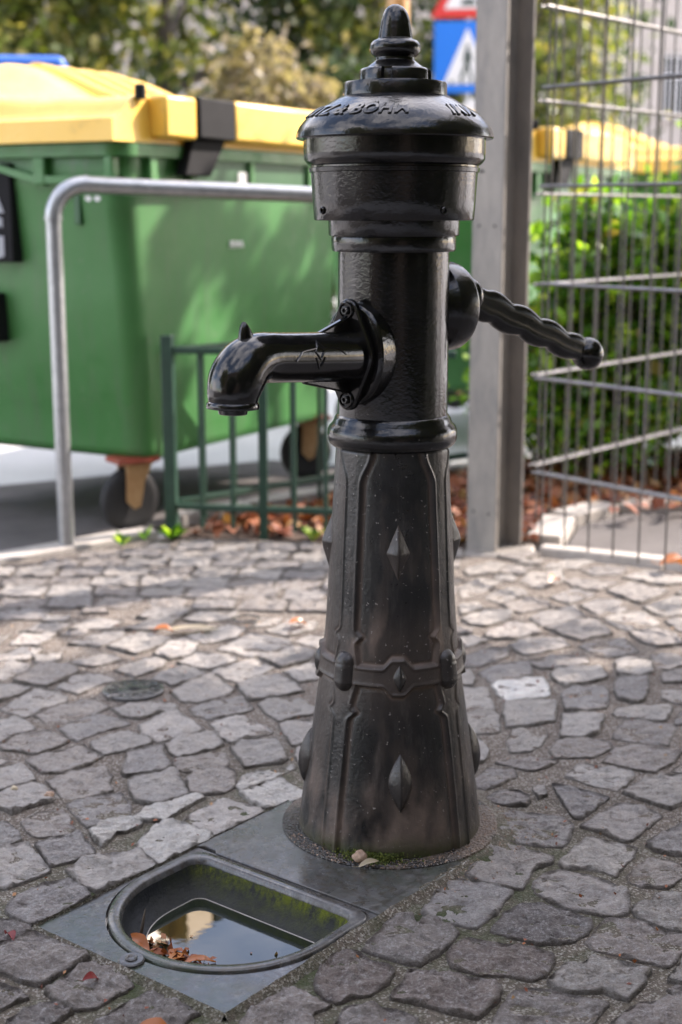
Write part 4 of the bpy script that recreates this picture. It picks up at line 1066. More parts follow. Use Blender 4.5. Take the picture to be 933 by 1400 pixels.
tag(blob('pebble', M_PEBBLE, (.030, 2.142, .018), .0105, 8, (1, .9, .9)), 'tan stone lodged in the moss at the pump foot', 'pebble')
tag(blob('pebble', M_PEBBLE, (-.53, 2.42, .006), .008, 5), 'rusty pebble in a joint far left of the tray', 'pebble')
tag(blob('pebble', M_PALELEAF, (-.60, 2.45, .005), .007, 9), 'pale pebble in a joint near the left edge', 'pebble')
tag(blob('pebble', M_PEBBLE, (.245, 2.66, .005), .008, 11), 'light pebble on the joint sand right of the pump', 'pebble')
# moss cushion at the foot
s = MB()
for i in range(900):
    a = random.gauss(-12, 9); rr = .158 + abs(random.gauss(0, .008)); d = A(a)
    c_ = Vector((PUMP.x, PUMP.y, 0)) + d * rr + Vector((0, 0, .008 + random.random() * .014 * math.exp(-((rr - .16) / .012) ** 2)))
    q = Vector((random.gauss(0, 1), random.gauss(0, 1), random.gauss(0, 1))).normalized() * .0035; w_ = q.orthogonal().normalized() * .0018
    s.add([c_ - w_, c_ + q, c_ + w_], [(0, 1, 2)])
tag(s.build('moss_cushion', M_MOSS), 'bright green moss growing at the front of the pump foot', 'moss', kind='stuff')
# loose grit round the foot and in the joints
s = MB()
for i in range(3200):
    if i < 1500:
        a = random.uniform(-70, 110); rr = .162 + abs(random.gauss(0, .05)); d = A(a); x, y = PUMP.x + d.x * rr, PUMP.y + d.y * rr; z0 = .004 if rr < .2 else 0
        u, v_ = to_uv(x, y)
        if -.01 < u < .6 and 0 < v_ < .386 and rr > .187: continue
        z0 = .0085 if rr < .187 else (.002 if x > .1 else -.008)
    else:
        y = random.uniform(1.55, 2.9); x = random.uniform(-.27, .27) * y; z0 = -.0085
        u, v_ = to_uv(x, y)
        if -.01 < u < .6 and -.01 < v_ < .396: continue
    r_ = random.uniform(.0009, .0024)
    c_ = Vector((x, y, z0)); q = [c_ + Vector((random.uniform(-1, 1), random.uniform(-1, 1), random.uniform(-.3, 1))) * r_ for _ in range(4)]
    s.add(q, [(0, 1, 2), (0, 2, 3), (0, 3, 1), (1, 3, 2)])
tag(s.build('loose_grit', M_PEBBLE, smooth=False), 'tan sand grains scattered in the joints round the pump', 'grit', kind='stuff')
# round valve cover and lifting ring
vc = empty('valve_cover', (-.461, 3.011, 0)); tag(vc, 'small round cast-iron valve cover with a dark centre hole among the setts', 'valve cover')
MB().lathe([(-.02, .068), (.003, .068), (.0045, .066), (.0045, .060), (.0025, .059), (.0025, .036), (.0045, .035), (.0045, .012), (-.01, .011), (-.01, 0)], 48).build('cover_disc', M_PLATE, vc)
for k in range(12):
    a = R(30 * k); MB().box(.037, .058, -.004, .004, .001, .0055, Matrix.Rotation(a, 4, 'Z')).build('tread_stud', M_PLATE, vc, bevel=.001)
blob('centre_hole', M_BLACKP, (.004, 0, .0035), .013, 2, (1.2, .7, .15), vc)
lr_ = MB().lathe([(.004 + .0028 * math.sin(R(30 * k)), .034 + .0028 * math.cos(R(30 * k))) for k in range(13)], 40); lr_.f = [q for q in lr_.f if len(q) == 4]; lr = lr_.build('iron_ring', M_PLATE)
lr.location = (-.245, 3.56, .002); tag(lr, 'rusty iron ring lying flat on the far setts left of the pump', 'iron ring')
for o_ in [lr]: o_.data.attributes.new('dust', 'FLOAT', 'POINT')

# ---------------------------------------------------------------- galvanised handrail
hr = empty('handrail', (-.870, 4.395, 0)); tag(hr, 'bent galvanised pipe handrail in front of the green bins', 'handrail')
z1 = 1.122
p = [(0, 0, -.05), (0, 0, z1 - .10)]
MB().tube(p, .0243, 24).build('post_pipe', M_GALV, hr)
rd = Vector((.427 + .870, 4.9 - 4.395, 0)); rl = rd.length; rd.normalize()
el = [(0, 0, z1 - .101)] + [tuple(Vector((0, 0, z1 - .10)) + rd * (.1 - .1 * math.cos(R(a))) + up * (.1 * math.sin(R(a)))) for a in range(6, 91, 7)] + [tuple(rd * .104 + up * z1)]
MB().tube(el, .0268, 24).build('elbow', M_GALV, hr)
MB().tube([rd * .10 + up * z1, rd * (rl - .09) + up * (z1 - .045)], .0255, 24).build('rail_pipe', M_GALV, hr)
MB().lathe([(0, .028), (.004, .0285), (.008, .028), (.008, .02)], 24, Matrix.Translation((0, 0, z1 - .105))).build('weld_collar', M_GALV, hr)
for q, zq in ((rd * .104, z1),):
    Mx = Matrix.Translation(q + up * zq) @ rd.to_track_quat('Z', 'Y').to_matrix().to_4x4()
    MB().lathe([(-.004, .0277), (0, .0283), (.004, .0277)], 24, Mx).build('weld_collar', M_GALV, hr)

# ---------------------------------------------------------------- steel I-beam gate post
bmR = empty('beam_post', (.505, 4.42, 0), R(0)); tag(bmR, 'weathered grey steel I-beam post between the pump and the mesh fence', 'steel post')
th_ = R(45); tA = Vector((math.cos(th_), -math.sin(th_), 0)); nA = Vector((math.sin(th_), math.cos(th_), 0))
def beam_box(name, a0, a1, b0, b1, z0=-.1, z1=3.0, par=bmR):
    P = [tA * a0 + nA * b0, tA * a1 + nA * b0, tA * a1 + nA * b1, tA * a0 + nA * b1]
    return MB().prism([(q.x, q.y) for q in P], z0, z1).build(name, M_BEAM, par, bevel=.0025)
cA = Vector((-.05, -.02, 0))
bmR.location = (.413 + .030, 4.36, 0)
beam_box('front_flange', -.059, .059, -.006, .006)
beam_box('web', -.004, .004, .006, .118)
beam_box('rear_flange', -.059, .059, .118, .130)
fo = MB().prism([(-.075, -.075), (.16, -.09), (.18, .1), (-.02, .12)], -.1, .002).build('concrete_foot', M_BEAM, bmR, bevel=.012)
for zc in (1.0, 1.16, .12):
    for hx in (-.03, .03 - .05 * (zc > 1.1)):
        q = tA * hx + nA * -.0065 + up * zc
        MB().lathe([(0, .004), (.0012, .004), (.0015, 0)], 12, Matrix.Translation(q) @ (-nA).to_track_quat('Z', 'Y').to_matrix().to_4x4()).build('drilled_hole', M_BLACKP, bmR)

# ---------------------------------------------------------------- double-wire mesh fences
def mesh_fence(name, A_, B_, zs, step, z0, z1, label, ext=0.0):
    root = empty(name, (A_[0], A_[1], 0)); tag(root, label, 'mesh fence', 'double-wire mesh fence panels at the post')
    d = Vector((B_[0] - A_[0], B_[1] - A_[1], 0)); Ln = d.length; d.normalize(); n_ = Vector((-d.y, d.x, 0))
    vm = MB().tube([(0, 0, z0), (0, 0, z1)], .0032, 8).mesh('upright_wire', M_WIRE)
    k = 0; t = .035
    while t < Ln:
        link('upright_wire', vm, root, tuple(d * t)); t += step
    hm = MB().tube([-d * ext, d * Ln], .0048, 8).mesh('cross_wire', M_WIRE)
    for z in zs:
        for sg in (-1, 1): link('cross_wire', hm, root, tuple(n_ * .0105 * sg + up * z))
zn = [1.394 + .2775 * k for k in range(1, 4)] + [1.394, 1.117, .815 + .005, .541, .255]
mesh_fence('mesh_fence', (.590, 4.34), (1.50, 5.42), [1.04 + math.tan(math.atan((700 - y) / 1944) - R(11.9)) * 4.40 for y in (-244, -116, 12, 140, 266, 388, 510, 632)], .078, .10, 2.3, 'mesh fence panel running back from the post past the shrub')
mesh_fence('mesh_fence', (.590, 4.27), (1.34, 3.35), [1.04 + math.tan(math.atan((700 - y) / 1944) - R(11.9)) * 4.27 for y in (-270, -140, -12, 120, 255, 388, 517, 645)], .094, .055, 2.3, 'mesh fence panel coming forward from the post to the right edge')

# ---------------------------------------------------------------- low dark green railings
def low_fence(A_, B_, n, label, z_top=.605, endpost=False, z_bot=.09):
    root = empty('low_railing', (A_[0], A_[1], 0)); tag(root, label, 'railing', 'low green railings round the leaf bed')
    d = Vector((B_[0] - A_[0], B_[1] - A_[1], 0)); Ln = d.length; d.normalize()
    Mr = Matrix.Rotation(math.atan2(d.y, d.x), 4, 'Z')
    if endpost: MB().box(-.019, .019, -.019, .019, -.1, .652, Mr).build('post', M_GREENPAINT, root, bevel=.003)
    MB().box(.02, Ln, -.012, .012, z_top - .012, z_top + .010, Mr).build('top_rail', M_GREENPAINT, root, bevel=.002)
    MB().box(.02, Ln, -.012, .012, z_bot - .01, z_bot + .01, Mr).build('bottom_rail', M_GREENPAINT, root, bevel=.002)
    bm_ = MB().tube([(0, 0, .02), (0, 0, z_top - .012)], .0078, 10).mesh('bar', M_GREENPAINT)
    fat = MB().box(-.014, .014, -.014, .014, -.1, z_top - .0125).mesh('post', M_GREENPAINT)
    for k in range(1, n):
        t = Ln * k / n
        link('post' if (k % 3 == 0) else 'bar', fat if (k % 3 == 0) else bm_, root, tuple(d * t))
low_fence((-.56, 4.605), (.36, 4.45), 9, 'low green railing along the cobbles, starting at its corner post', endpost=True)
low_fence((-.56, 4.66), (.50, 5.62), 11, 'low green railing behind the leaf bed, running back along the kerb', z_top=.60)

# ---------------------------------------------------------------- wheeled containers
EX = Vector((.489, .873, 0)).normalized()
def make_bin(lidm, label, loc, scale=1.0):
    root = empty('waste_container', loc, math.atan2(EX.y, EX.x)); tag(root, label, 'waste container', 'wheeled waste containers by the street')
    root.scale = (scale, scale, scale * 1.022)
    Lx, Dy = 1.24, .92
    def rr(x0, x1, y0, y1, r, n=6):
        P = []
        for cx, cy, a0 in ((x1 - r, y0 + r, -90), (x1 - r, y1 - r, 0), (x0 + r, y1 - r, 90), (x0 + r, y0 + r, 180)):
            for k in range(n + 1): a = R(a0 + 90 * k / n); P.append((cx + r * math.cos(a), cy + r * math.sin(a)))
        return P
    s = MB(); rings = []
    for z, ex, ey, r in [(.235, -.03, -.02, .06), (.25, -.005, -.004, .065), (.27, 0, 0, .07), (.40, .012, .004, .07), (.42, .022, .008, .07), (.8, .055, .02, .075), (1.09, .085, .028, .08), (1.10, .088, .03, .08), (1.205, .092, .032, .08), (1.21, .09, .03, .08)]:
        rings.append([(x, y, z) for x, y in rr(-ex, Lx + ex, -ey * .5, Dy + ey * 2, r)])
    n = len(rings[0])
    for q in rings: s.v += q
    s.f += [(i * n + k, i * n + (k + 1) % n, (i + 1) * n + (k + 1) % n, (i + 1) * n + k) for i in range(len(rings) - 1) for k in range(n)]
    s.f += [tuple(range(n))[::-1], tuple(range((len(rings) - 1) * n, len(rings) * n))]
    body = s.build('body', M_BIN, root, sharp=50)
    # comb rim: flange bar with open pockets between its webs
    rim = MB()
    P0_ = rr(-.125, Lx + .125, -.045, Dy + .10, .08); P1_ = rr(-.088, Lx + .088, -.012, Dy + .06, .06)
    for za, zb in ((1.185, 1.222), ):
        m_ = len(P0_)
        v = [(x, y, za) for x, y in P0_] + [(x, y, zb) for x, y in P0_] + [(x, y, za) for x, y in P1_] + [(x, y, zb) for x, y in P1_]
        rim.add(v, [(k, (k + 1) % m_, m_ + (k + 1) % m_, m_ + k) for k in range(m_)] + [(m_ + k, m_ + (k + 1) % m_, 3 * m_ + (k + 1) % m_, 3 * m_ + k) for k in range(m_)] + [(k, (k + 1) % m_, 2 * m_ + (k + 1) % m_, 2 * m_ + k) for k in range(m_)])
    rim.build('rim', M_BIN, root, sharp=40)
    for (a, b) in ((.0, .035), (.27, .32), (.60, .65), (.90, .96)):
        MB().box(-.122, -.082, a, b, 1.10, 1.186).build('rim_web', M_BIN, root, bevel=.006)
    # curved lower rib of the end-face pocket
    pr = []
    for k in range(13):
        y = -.01 + k / 12 * .98; pr.append((y, 1.105 + .055 * sstep(.25, .55, abs(y - .02) if y < .5 else .55) ))
    rb = MB()
    for (ya, za), (yb, zb) in zip(pr, pr[1:]): rb.add([(-.12, ya, za), (-.08, ya, za), (-.12, yb, zb), (-.08, yb, zb), (-.12, ya, za + .022), (-.08, ya, za + .022), (-.12, yb, zb + .022), (-.08, yb, zb + .022)], [(0, 1, 3, 2), (4, 5, 7, 6), (0, 2, 6, 4), (1, 3, 7, 5)])
    rb.build('pocket_rib', M_BIN, root)
    for (a, b) in ((.02, .06), (.24, .27), (.60, .63), (1.0, 1.03), (1.19, 1.22)):
        MB().box(a, b, -.042, -.008, 1.09, 1.186).build('rim_web', M_BIN, root, bevel=.005)
    MB().box(-.02, .36, -.044, -.010, 1.075, 1.095).build('pocket_rib', M_BIN, root, bevel=.006)
    MB().box(.24, 1.26, -.028, -.009, 1.07, 1.19).build('hinge_panel', M_BINDARK, root, bevel=.006)
    # lid
    s = MB(); nx, ny = 90, 48; x0, x1, y0, y1 = -.15, Lx + .15, -.03, Dy + .16
    def lid_z(x, y):
        hx = sstep(x0, x0 + .13, x) * sstep(x1, x1 - .13, x) * sstep(y1, y1 - .08, y)
        shelf = 1.292 + .072 * hx
        u_ = (y - .33) / .42 if y < .75 else (y1 - y) / (y1 - .75)
        u_ = min(1, max(0, u_)); dy = .45 * u_ + .55 * u_ * u_ * (3 - 2 * u_) if y < .75 else u_ ** .6
        w_ = min(1, max(0, min((x - x0 - .02) / .40, (x1 - .02 - x) / .40))); dx = .35 * w_ + .65 * w_ * w_ * (3 - 2 * w_)
        rib = sum(sstep(c_ - .036, c_ - .022, x) * sstep(c_ + .036, c_ + .022, x) for c_ in (.44, .56, .68, .80))
        inner = sstep(.38, .44, x) * sstep(.88, .82, x)
        return shelf + .155 * dy * dx * (1 - .13 * inner) + .034 * rib * sstep(.30, .40, y) * sstep(y1, y1 - .15, y)
    for j in range(ny + 1):
        for i in range(nx + 1):
            x = x0 + (x1 - x0) * i / nx; y = y0 + (y1 - y0) * j / ny; s.v.append((x, y, lid_z(x, y)))
    s.f += [(j * (nx + 1) + i, j * (nx + 1) + i + 1, (j + 1) * (nx + 1) + i + 1, (j + 1) * (nx + 1) + i) for j in range(ny) for i in range(nx)]
    bd = [i for i in range(nx + 1)] + [j * (nx + 1) + nx for j in range(1, ny + 1)] + [ny * (nx + 1) + i for i in range(nx - 1, -1, -1)] + [j * (nx + 1) for j in range(ny - 1, 0, -1)]
    b0 = len(s.v)
    for k in bd: x, y, z = s.v[k]; s.v.append((x + (.012 if x > .6 else -.012), y + (.01 if y > .5 else -.01), 1.226))
    m_ = len(bd); s.f += [(bd[k], bd[(k + 1) % m_], b0 + (k + 1) % m_, b0 + k) for k in range(m_)]
    s.f.append(tuple(range(b0, b0 + m_)))
    lid = s.build('lid', lidm, root, sharp=55)
    MB().box(.03, .20, -.10, -.03, 1.24, 1.368).build('hinge_cover', lidm, lid, bevel=.012)
    MB().box(.42, 1.10, -.10, -.03, 1.24, 1.372).build('hinge_cover', lidm, lid, bevel=.014)
    MB().box(.205, .415, -.106, -.032, 1.245, 1.370).build('hinge_block', M_BLACKP, lid, bevel=.006)
    MB().prism([(.21, 1.244), (.40, 1.244), (.31, 1.13), (.16, 1.13)], .032, .075, Matrix(((1, 0, 0, 0), (0, 0, -1, 0), (0, 1, 0, 0), (0, 0, 0, 1)))).build('hinge_bracket', M_BLACKP, root, bevel=.006)
    MB().lathe([(-.02, .018), (.02, .018), (.026, .01), (.026, 0)], 16, Matrix.Translation((-.02, -.04, 1.372))).build('lid_knob', M_BLACKP, lid)
    # end-face sign plate with letters, stickers, drain slot
    MB().box(-.108, -.058, .425, .72, .86, 1.17).build('number_plate', M_BLACKP, root, bevel=.006)
    def text(t, loc_, rot, size, m, nm='print'):
        cu = bpy.data.curves.new('t', 'FONT'); cu.body = t; cu.size = size; cu.extrude = .0008; cu.offset = size * .025
        to = bpy.data.objects.new('t', cu); col.objects.link(to)
        me = bpy.data.meshes.new_from_object(to.evaluated_get(bpy.context.evaluated_depsgraph_get())); bpy.data.objects.remove(to)
        me.materials.clear(); me.materials.append(m); o = link(nm, me, root, loc_); o.rotation_euler = rot
    text('A', (-.110, .590, 1.02), (R(90), 0, R(-90)), .19, M_GREYPRINT)
    text('G', (-.110, .595, .875), (R(90), 0, R(-90)), .19, M_GREYPRINT)
    MB().box(-.10, -.04, .52, .66, .60, .76).build('socket_plate', M_BLACKP, root, bevel=.006)
    MB().box(-.088, -.07, .158, .185, .98, 1.10).build('slot', M_BINDARK, root, bevel=.004)
    for y in (.128, .092): MB().lathe([(0, .015), (.003, .015), (.004, 0)], 16, Matrix.Translation((-.079, y, 1.065)) @ Matrix.Rotation(R(-90), 4, 'Y')).build('rivet', M_WHITE, root)
    MB().box(.54, .62, -.0305, -.0285, 1.10, 1.15).build('sticker', M_WHITE, root)
    text('PEWA', (.50, -.016, .90), (R(90), 0, 0), .032, M_WHITE)
    # castors
    for cx, cy, ang in ((.02, .08, 35), (1.14, .06, 20), (.10, .90, 35), (1.14, .84, 20)):
        w = empty('castor', (cx, cy, .1)); w.parent = root; w.rotation_euler = (0, 0, R(ang - 60))
        Mw = Matrix.Rotation(R(90), 4, 'X')
        MB().lathe([(-.022, .07), (-.024, .09), (-.018, .102), (-.008, .107), (.008, .107), (.018, .102), (.024, .09), (.022, .07)], 40, Mw).build('tyre', M_RUBBER, w)
        MB().lathe([(-.018, .02), (-.016, .05), (-.02, .071), (.02, .071), (.016, .05), (.018, .02)], 32, Mw).build('wheel_rim', M_BLACKP, w)
        br = MB()
        for sg in (-1, 1):
            br.prism([(-.028, .0), (.0, -.028), (.024, -.02), (.04, .06), (.075, .13), (-.025, .13)], sg * .031 - .003, sg * .031 + .003, Mw)
        br.box(-.03, .08, -.034, .034, .117, .125)
        br.build('fork', M_BRACKET, w, sharp=30)
        MB().box(-.06, .09, -.05, .05, .1255, .142).build('mounting_plate', M_RUST, w)
    return root
make_bin(M_LID, 'green container with a domed yellow lid directly behind the handrail', (-.645, 4.60, 0))
make_bin(M_LID, 'green container whose hinge side shows just right of the steel post through the mesh', (.80, 6.30, 0))
make_bin(M_LID, 'farther green container, its yellow dome showing at the right edge through the mesh', (1.92, 8.0, 0))
bl = empty('recycling_container', (-3.19, 7.2, 0)); tag(bl, 'tall container with a flat blue lid, only its top showing left behind the yellow lid', 'waste container')
MB().prism([(0, 0), (1.75, .2), (1.6, 1.3), (-.15, 1.1)], .1, 1.70).build('body', M_BIN, bl, bevel=.05)
MB().prism([(-.05, -.05), (1.82, .15), (1.67, 1.36), (-.2, 1.16)], 1.71, 1.80).build('lid', M_BLUE, bl, bevel=.03)

# ---------------------------------------------------------------- leaf clouds
def leaf_cloud(name, m, pts, size, parent=None, up_bias=.3, aspect=.6, loc=(0, 0, 0)):
    P = np.asarray(pts); n = len(P)
    D = rng.normal(size=(n, 3)); D /= np.linalg.norm(D, axis=1)[:, None]
    Nn = rng.normal(size=(n, 3)); Nn[:, 2] += up_bias * 3; W = np.cross(D, Nn); W /= np.linalg.norm(W, axis=1)[:, None] + 1e-9
    U_ = np.cross(W, D)
    sz = (size * rng.uniform(.6, 1.25, n))[:, None]
    V = np.stack([P - D * sz * .5, P + W * sz * aspect * .5 + U_ * sz * .08, P + D * sz * .5, P - W * sz * aspect * .5 + U_ * sz * .08], 1).reshape(-1, 3)
    F = np.arange(4 * n).reshape(n, 4)
    me = bpy.data.meshes.new(name)
    me.vertices.add(4 * n); me.vertices.foreach_set('co', V.ravel())
    me.loops.add(4 * n); me.loops.foreach_set('vertex_index', F.ravel())
    me.polygons.add(n); me.polygons.foreach_set('loop_start', np.arange(0, 4 * n, 4)); me.polygons.foreach_set('loop_total', np.full(n, 4))
    me.update(); me.materials.append(m)
    return link(name, me, parent, loc)
def clumps(center, rad, ncl, per, cr):
    out = []
    for i in range(ncl):
        d = rng.normal(size=3); d /= np.linalg.norm(d); q = rng.uniform(.25, 1) ** .45
        c_ = np.array(center) + d * q * np.array(rad)
        out.append(c_ + rng.normal(size=(per, 3)) * cr * rng.uniform(.6, 1.3))
    return np.concatenate(out)
def tree(label, x, y, h, rad, m, ncl=110, per=80, size=.13, cr=.22, low=.3, name='tree', trunk_r=.12, group=None):
    root = empty(name, (x, y, 0)); tag(root, label, 'tree', group)
    rz_ = (h - low) / 2; c = (0, 0, low + rz_)
    fo_ = leaf_cloud('crown', m, clumps(c, (rad, rad * .8, rz_), ncl, per, cr), size, root); fo_['kind'] = 'stuff'
    t = MB().tube([(0, 0, -.1), (.04, 0, h * .25), (-.03, .05, h * .5), (.05, 0, h * .8)], [trunk_r, trunk_r * .8, trunk_r * .55, trunk_r * .2], 12)
    for k in range(6):
        a = k * 1.05 + x; z0_ = h * (.22 + .09 * k); Lr = rad * .75
        t.tube([(0, 0, z0_), (Lr * .5 * math.cos(a), Lr * .5 * math.sin(a), z0_ + h * .1), (Lr * math.cos(a), Lr * math.sin(a), z0_ + h * .16)], [trunk_r * .45, trunk_r * .25, trunk_r * .08], 8)
    t.build('trunk', M_BARK, root)
    return root
G = 'trees beyond the street'
tree('olive-green tree filling the top left corner behind the bins', -4.3, 13.5, 5.2, 2.4, M_OLIVE, 130, 90, .15, group=G)
tree('olive-green tree above the middle of the yellow lid', -1.7, 14.5, 5.4, 2.3, M_OLIVE, 130, 90, .15, group=G)
tree('dark green tree behind the finial of the pump', .35, 15.5, 5.6, 1.9, M_DKGREEN, 110, 90, .15, group=G)
tree('dark green tree between the steel post and the beige house', 2.15, 16.5, 6.0, 1.05, M_DKGREEN, 70, 90, .15, group=G)
tree('pale beige withered shrub left of the pump cap', -.60, 11.2, 2.3, .62, M_BEIGE, 40, 60, .10, .13, .8, name='shrub', trunk_r=.04)
tree('olive bush low behind the yellow lid', -2.6, 11.5, 2.1, 1.3, M_OLIVE, 60, 70, .12, .16, .2, name='shrub', trunk_r=.04)
tree('dark low bush behind the pump head', -.35, 12.2, 2.3, 1.0, M_DKGREEN, 60, 70, .12, .16, .2, name='shrub', trunk_r=.04)
tree('olive tree behind the top of the mesh fence', 1.75, 14.2, 4.6, .75, M_OLIVE, 40, 70, .13, .2, .8, trunk_r=.08, group=G)
# the shade trees standing right of the view
tree('broad street tree standing outside the right edge, shading the pump', 4.3, 3.95, 5.4, 1.7, M_OLIVE, 190, 95, .16, .26, 1.8, group='street trees right of the pump', trunk_r=.16)
tree('street tree nearer the viewer outside the right edge', 4.3, 1.7, 6.0, 2.3, M_OLIVE, 210, 100, .17, .26, 1.6, group='street trees right of the pump', trunk_r=.16)

# fresh green shrubs behind the mesh fence
def bush(label, x, y, rad, h, n, size=.072):
    root = empty('garden_shrub', (x, y, 0)); tag(root, label, 'shrub', 'green shrubs behind the mesh fence')
    c = clumps((0, 0, h * .55), (rad, rad * .7, h * .45), n, 26, .055)
    fo_ = leaf_cloud('foliage', M_BUSH, c, size, root, .4, .7); fo_['kind'] = 'stuff'
    t = MB()
    for k in range(7):
        a = k * .9; t.tube([(.02 * math.cos(a), .02 * math.sin(a), -.02), (rad * .3 * math.cos(a), rad * .3 * math.sin(a), h * .4), (rad * .6 * math.cos(a), rad * .6 * math.sin(a), h * .85)], [.009, .006, .002], 6)
    t.build('stems', M_BARK, root)
bush('leafy green shrub just right of the steel post', 1.02, 5.62, .30, 1.12, 90)
bush('taller leafy green shrub at the right edge behind the mesh fence', 1.52, 5.75, .36, 1.40, 130)
bush('leafy green shrub low at the far right', 1.95, 5.85, .30, 1.2, 80)
bush('darker shrub set back behind the other green shrubs', 1.25, 6.05, .45, 1.0, 110)
def weed(label, x, y, n=16, h=.05):
    s = MB()
    for k in range(n):
        a = random.uniform(0, 6.28); l_ = random.uniform(.5, 1) * h; d = Vector((math.cos(a), math.sin(a), 0)); w_ = Vector((-d.y, d.x, 0)) * l_ * .22
        b = Vector((0, 0, 0)); t = d * l_ * .7 + up * l_ * random.uniform(.4, 1)
        mm_ = (b + t) / 2 + up * l_ * .15; s.add([b, mm_ - w_, t, mm_ + w_], [(0, 1, 2, 3)])
    o = s.build('weed', M_BUSH); o.location = (x, y, -.005); tag(o, label, 'weed', 'weeds along the kerb')
weed('weed at the foot of the railing corner post', -.545, 4.50, 26, .08)
weed('weed in front of the container wheel', -.70, 4.44, 14, .055)
weed('yellow-green weed at the right end of the leaf bed, left of the pump', -.09, 4.50, 16, .07)
weed('small weed right of the wheel by the kerb', -.64, 4.52, 10, .05)
# leaf litter in the bed and along the path
BED = [(-.50, 4.60), (-.05, 5.12), (.5, 5.65), (1.6, 6.1), (3.5, 6.2), (3.5, 5.2), (1.35, 5.14), (.93, 5.05), (.70, 4.85), (.62, 4.42), (.36, 4.47)]
pts = []
while len(pts) < 2600:
    x, y = random.uniform(-.6, 3.4), random.uniform(4.3, 6.2)
    if inside((x, y), BED) and (x < 1.9 or random.random() < .3): pts.append((x, y, random.uniform(0, .035)))
for _ in range(60): pts.append((random.uniform(.9, 1.6), random.uniform(4.75, 5.1), .045))
o = leaf_cloud('leaf_litter', M_LITTER, pts, .062, up_bias=1.2, aspect=.75); tag(o, 'red-brown fallen leaves covering the planting bed', 'fallen leaves', kind='stuff')

# ---------------------------------------------------------------- traffic signs beyond the street
sg = empty('traffic_sign', (1.14, 13.4, 0), R(-8)); tag(sg, 'road sign post with a red-edged triangle above a blue pedestrian crossing square', 'road sign')
MB().tube([(0, .04, -.1), (0, .04, 3.9)], .03, 16).build('pole', M_GALV, sg)
def plate(pts, y, m, name, par=sg, t=.004):
    return MB().prism(pts, -t, t, Matrix(((1, 0, 0, 0), (0, 0, 1, y), (0, 1, 0, 0), (0, 0, 0, 1)))).build(name, m, par, smooth=False)
zb = 1.04 + math.tan(math.atan((700 - 127) / 1944) - R(11.9)) * 13.4; S_ = .62
sq = plate([(-.30, zb), (.30, zb), (.30, zb + S_), (-.30, zb + S_)], -.0, M_SIGNBLUE, 'blue_square')
plate([(-.215, zb + .075), (.215, zb + .075), (.0, zb + .565)], -.006, M_SIGNWHITE, 'white_triangle', sq, .003)
# walking figure: head, body, legs, stripes
plate([(-.022, zb + .40), (.0, zb + .425), (.022, zb + .40), (.0, zb + .375)], -.012, M_SIGNBLACK, 'pictogram_head', sq, .003)
plate([(-.035, zb + .27), (-.02, zb + .37), (.025, zb + .37), (.045, zb + .28), (.03, zb + .25), (.02, zb + .30), (.01, zb + .25), (.0, zb + .22), (-.015, zb + .25)], -.012, M_SIGNBLACK, 'pictogram_body', sq, .003)
plate([(-.07, zb + .12), (-.02, zb + .25), (.01, zb + .24), (-.045, zb + .11)], -.012, M_SIGNBLACK, 'pictogram_leg', sq, .003)
plate([(.0, zb + .24), (.02, zb + .25), (.055, zb + .115), (.03, zb + .11)], -.0125, M_SIGNBLACK, 'pictogram_leg', sq, .003)
for k in range(4):
    x = -.16 + k * .09; plate([(x, zb + .08), (x + .035, zb + .08), (x + .045, zb + .105), (x + .015, zb + .105)], -.0115, M_SIGNBLACK, 'crossing_stripe', sq, .002)
zt = zb + S_ + .03
tr = plate([(-.32, zt), (.32, zt), (.33, zt + .02), (.02, zt + .56), (-.02, zt + .56), (-.33, zt + .02)], 0, M_SIGNRED, 'red_triangle')
plate([(-.215, zt + .075), (.215, zt + .075), (0, zt + .44)], -.006, M_SIGNWHITE, 'white_field', tr, .003)
plate([(-.07, zt + .105), (-.045, zt + .155), (.05, zt + .155), (.075, zt + .105)], -.011, M_SIGNBLACK, 'pictogram', tr, .003)
plate([(.15 * math.cos(R(k * 15)) + .08, zb - .20 + .15 * math.sin(R(k * 15))) for k in range(24)], 0, M_SIGNWHITE, 'round_plate')
lp = MB().tube([(0, 0, -.1), (0, 0, 6)], .055, 20).build('lamp_post', M_BRACKET); lp.location = (.278, 7.3, 0); tag(lp, 'thin brown lamp post hidden behind the pump, its shaft above the finial', 'lamp post')

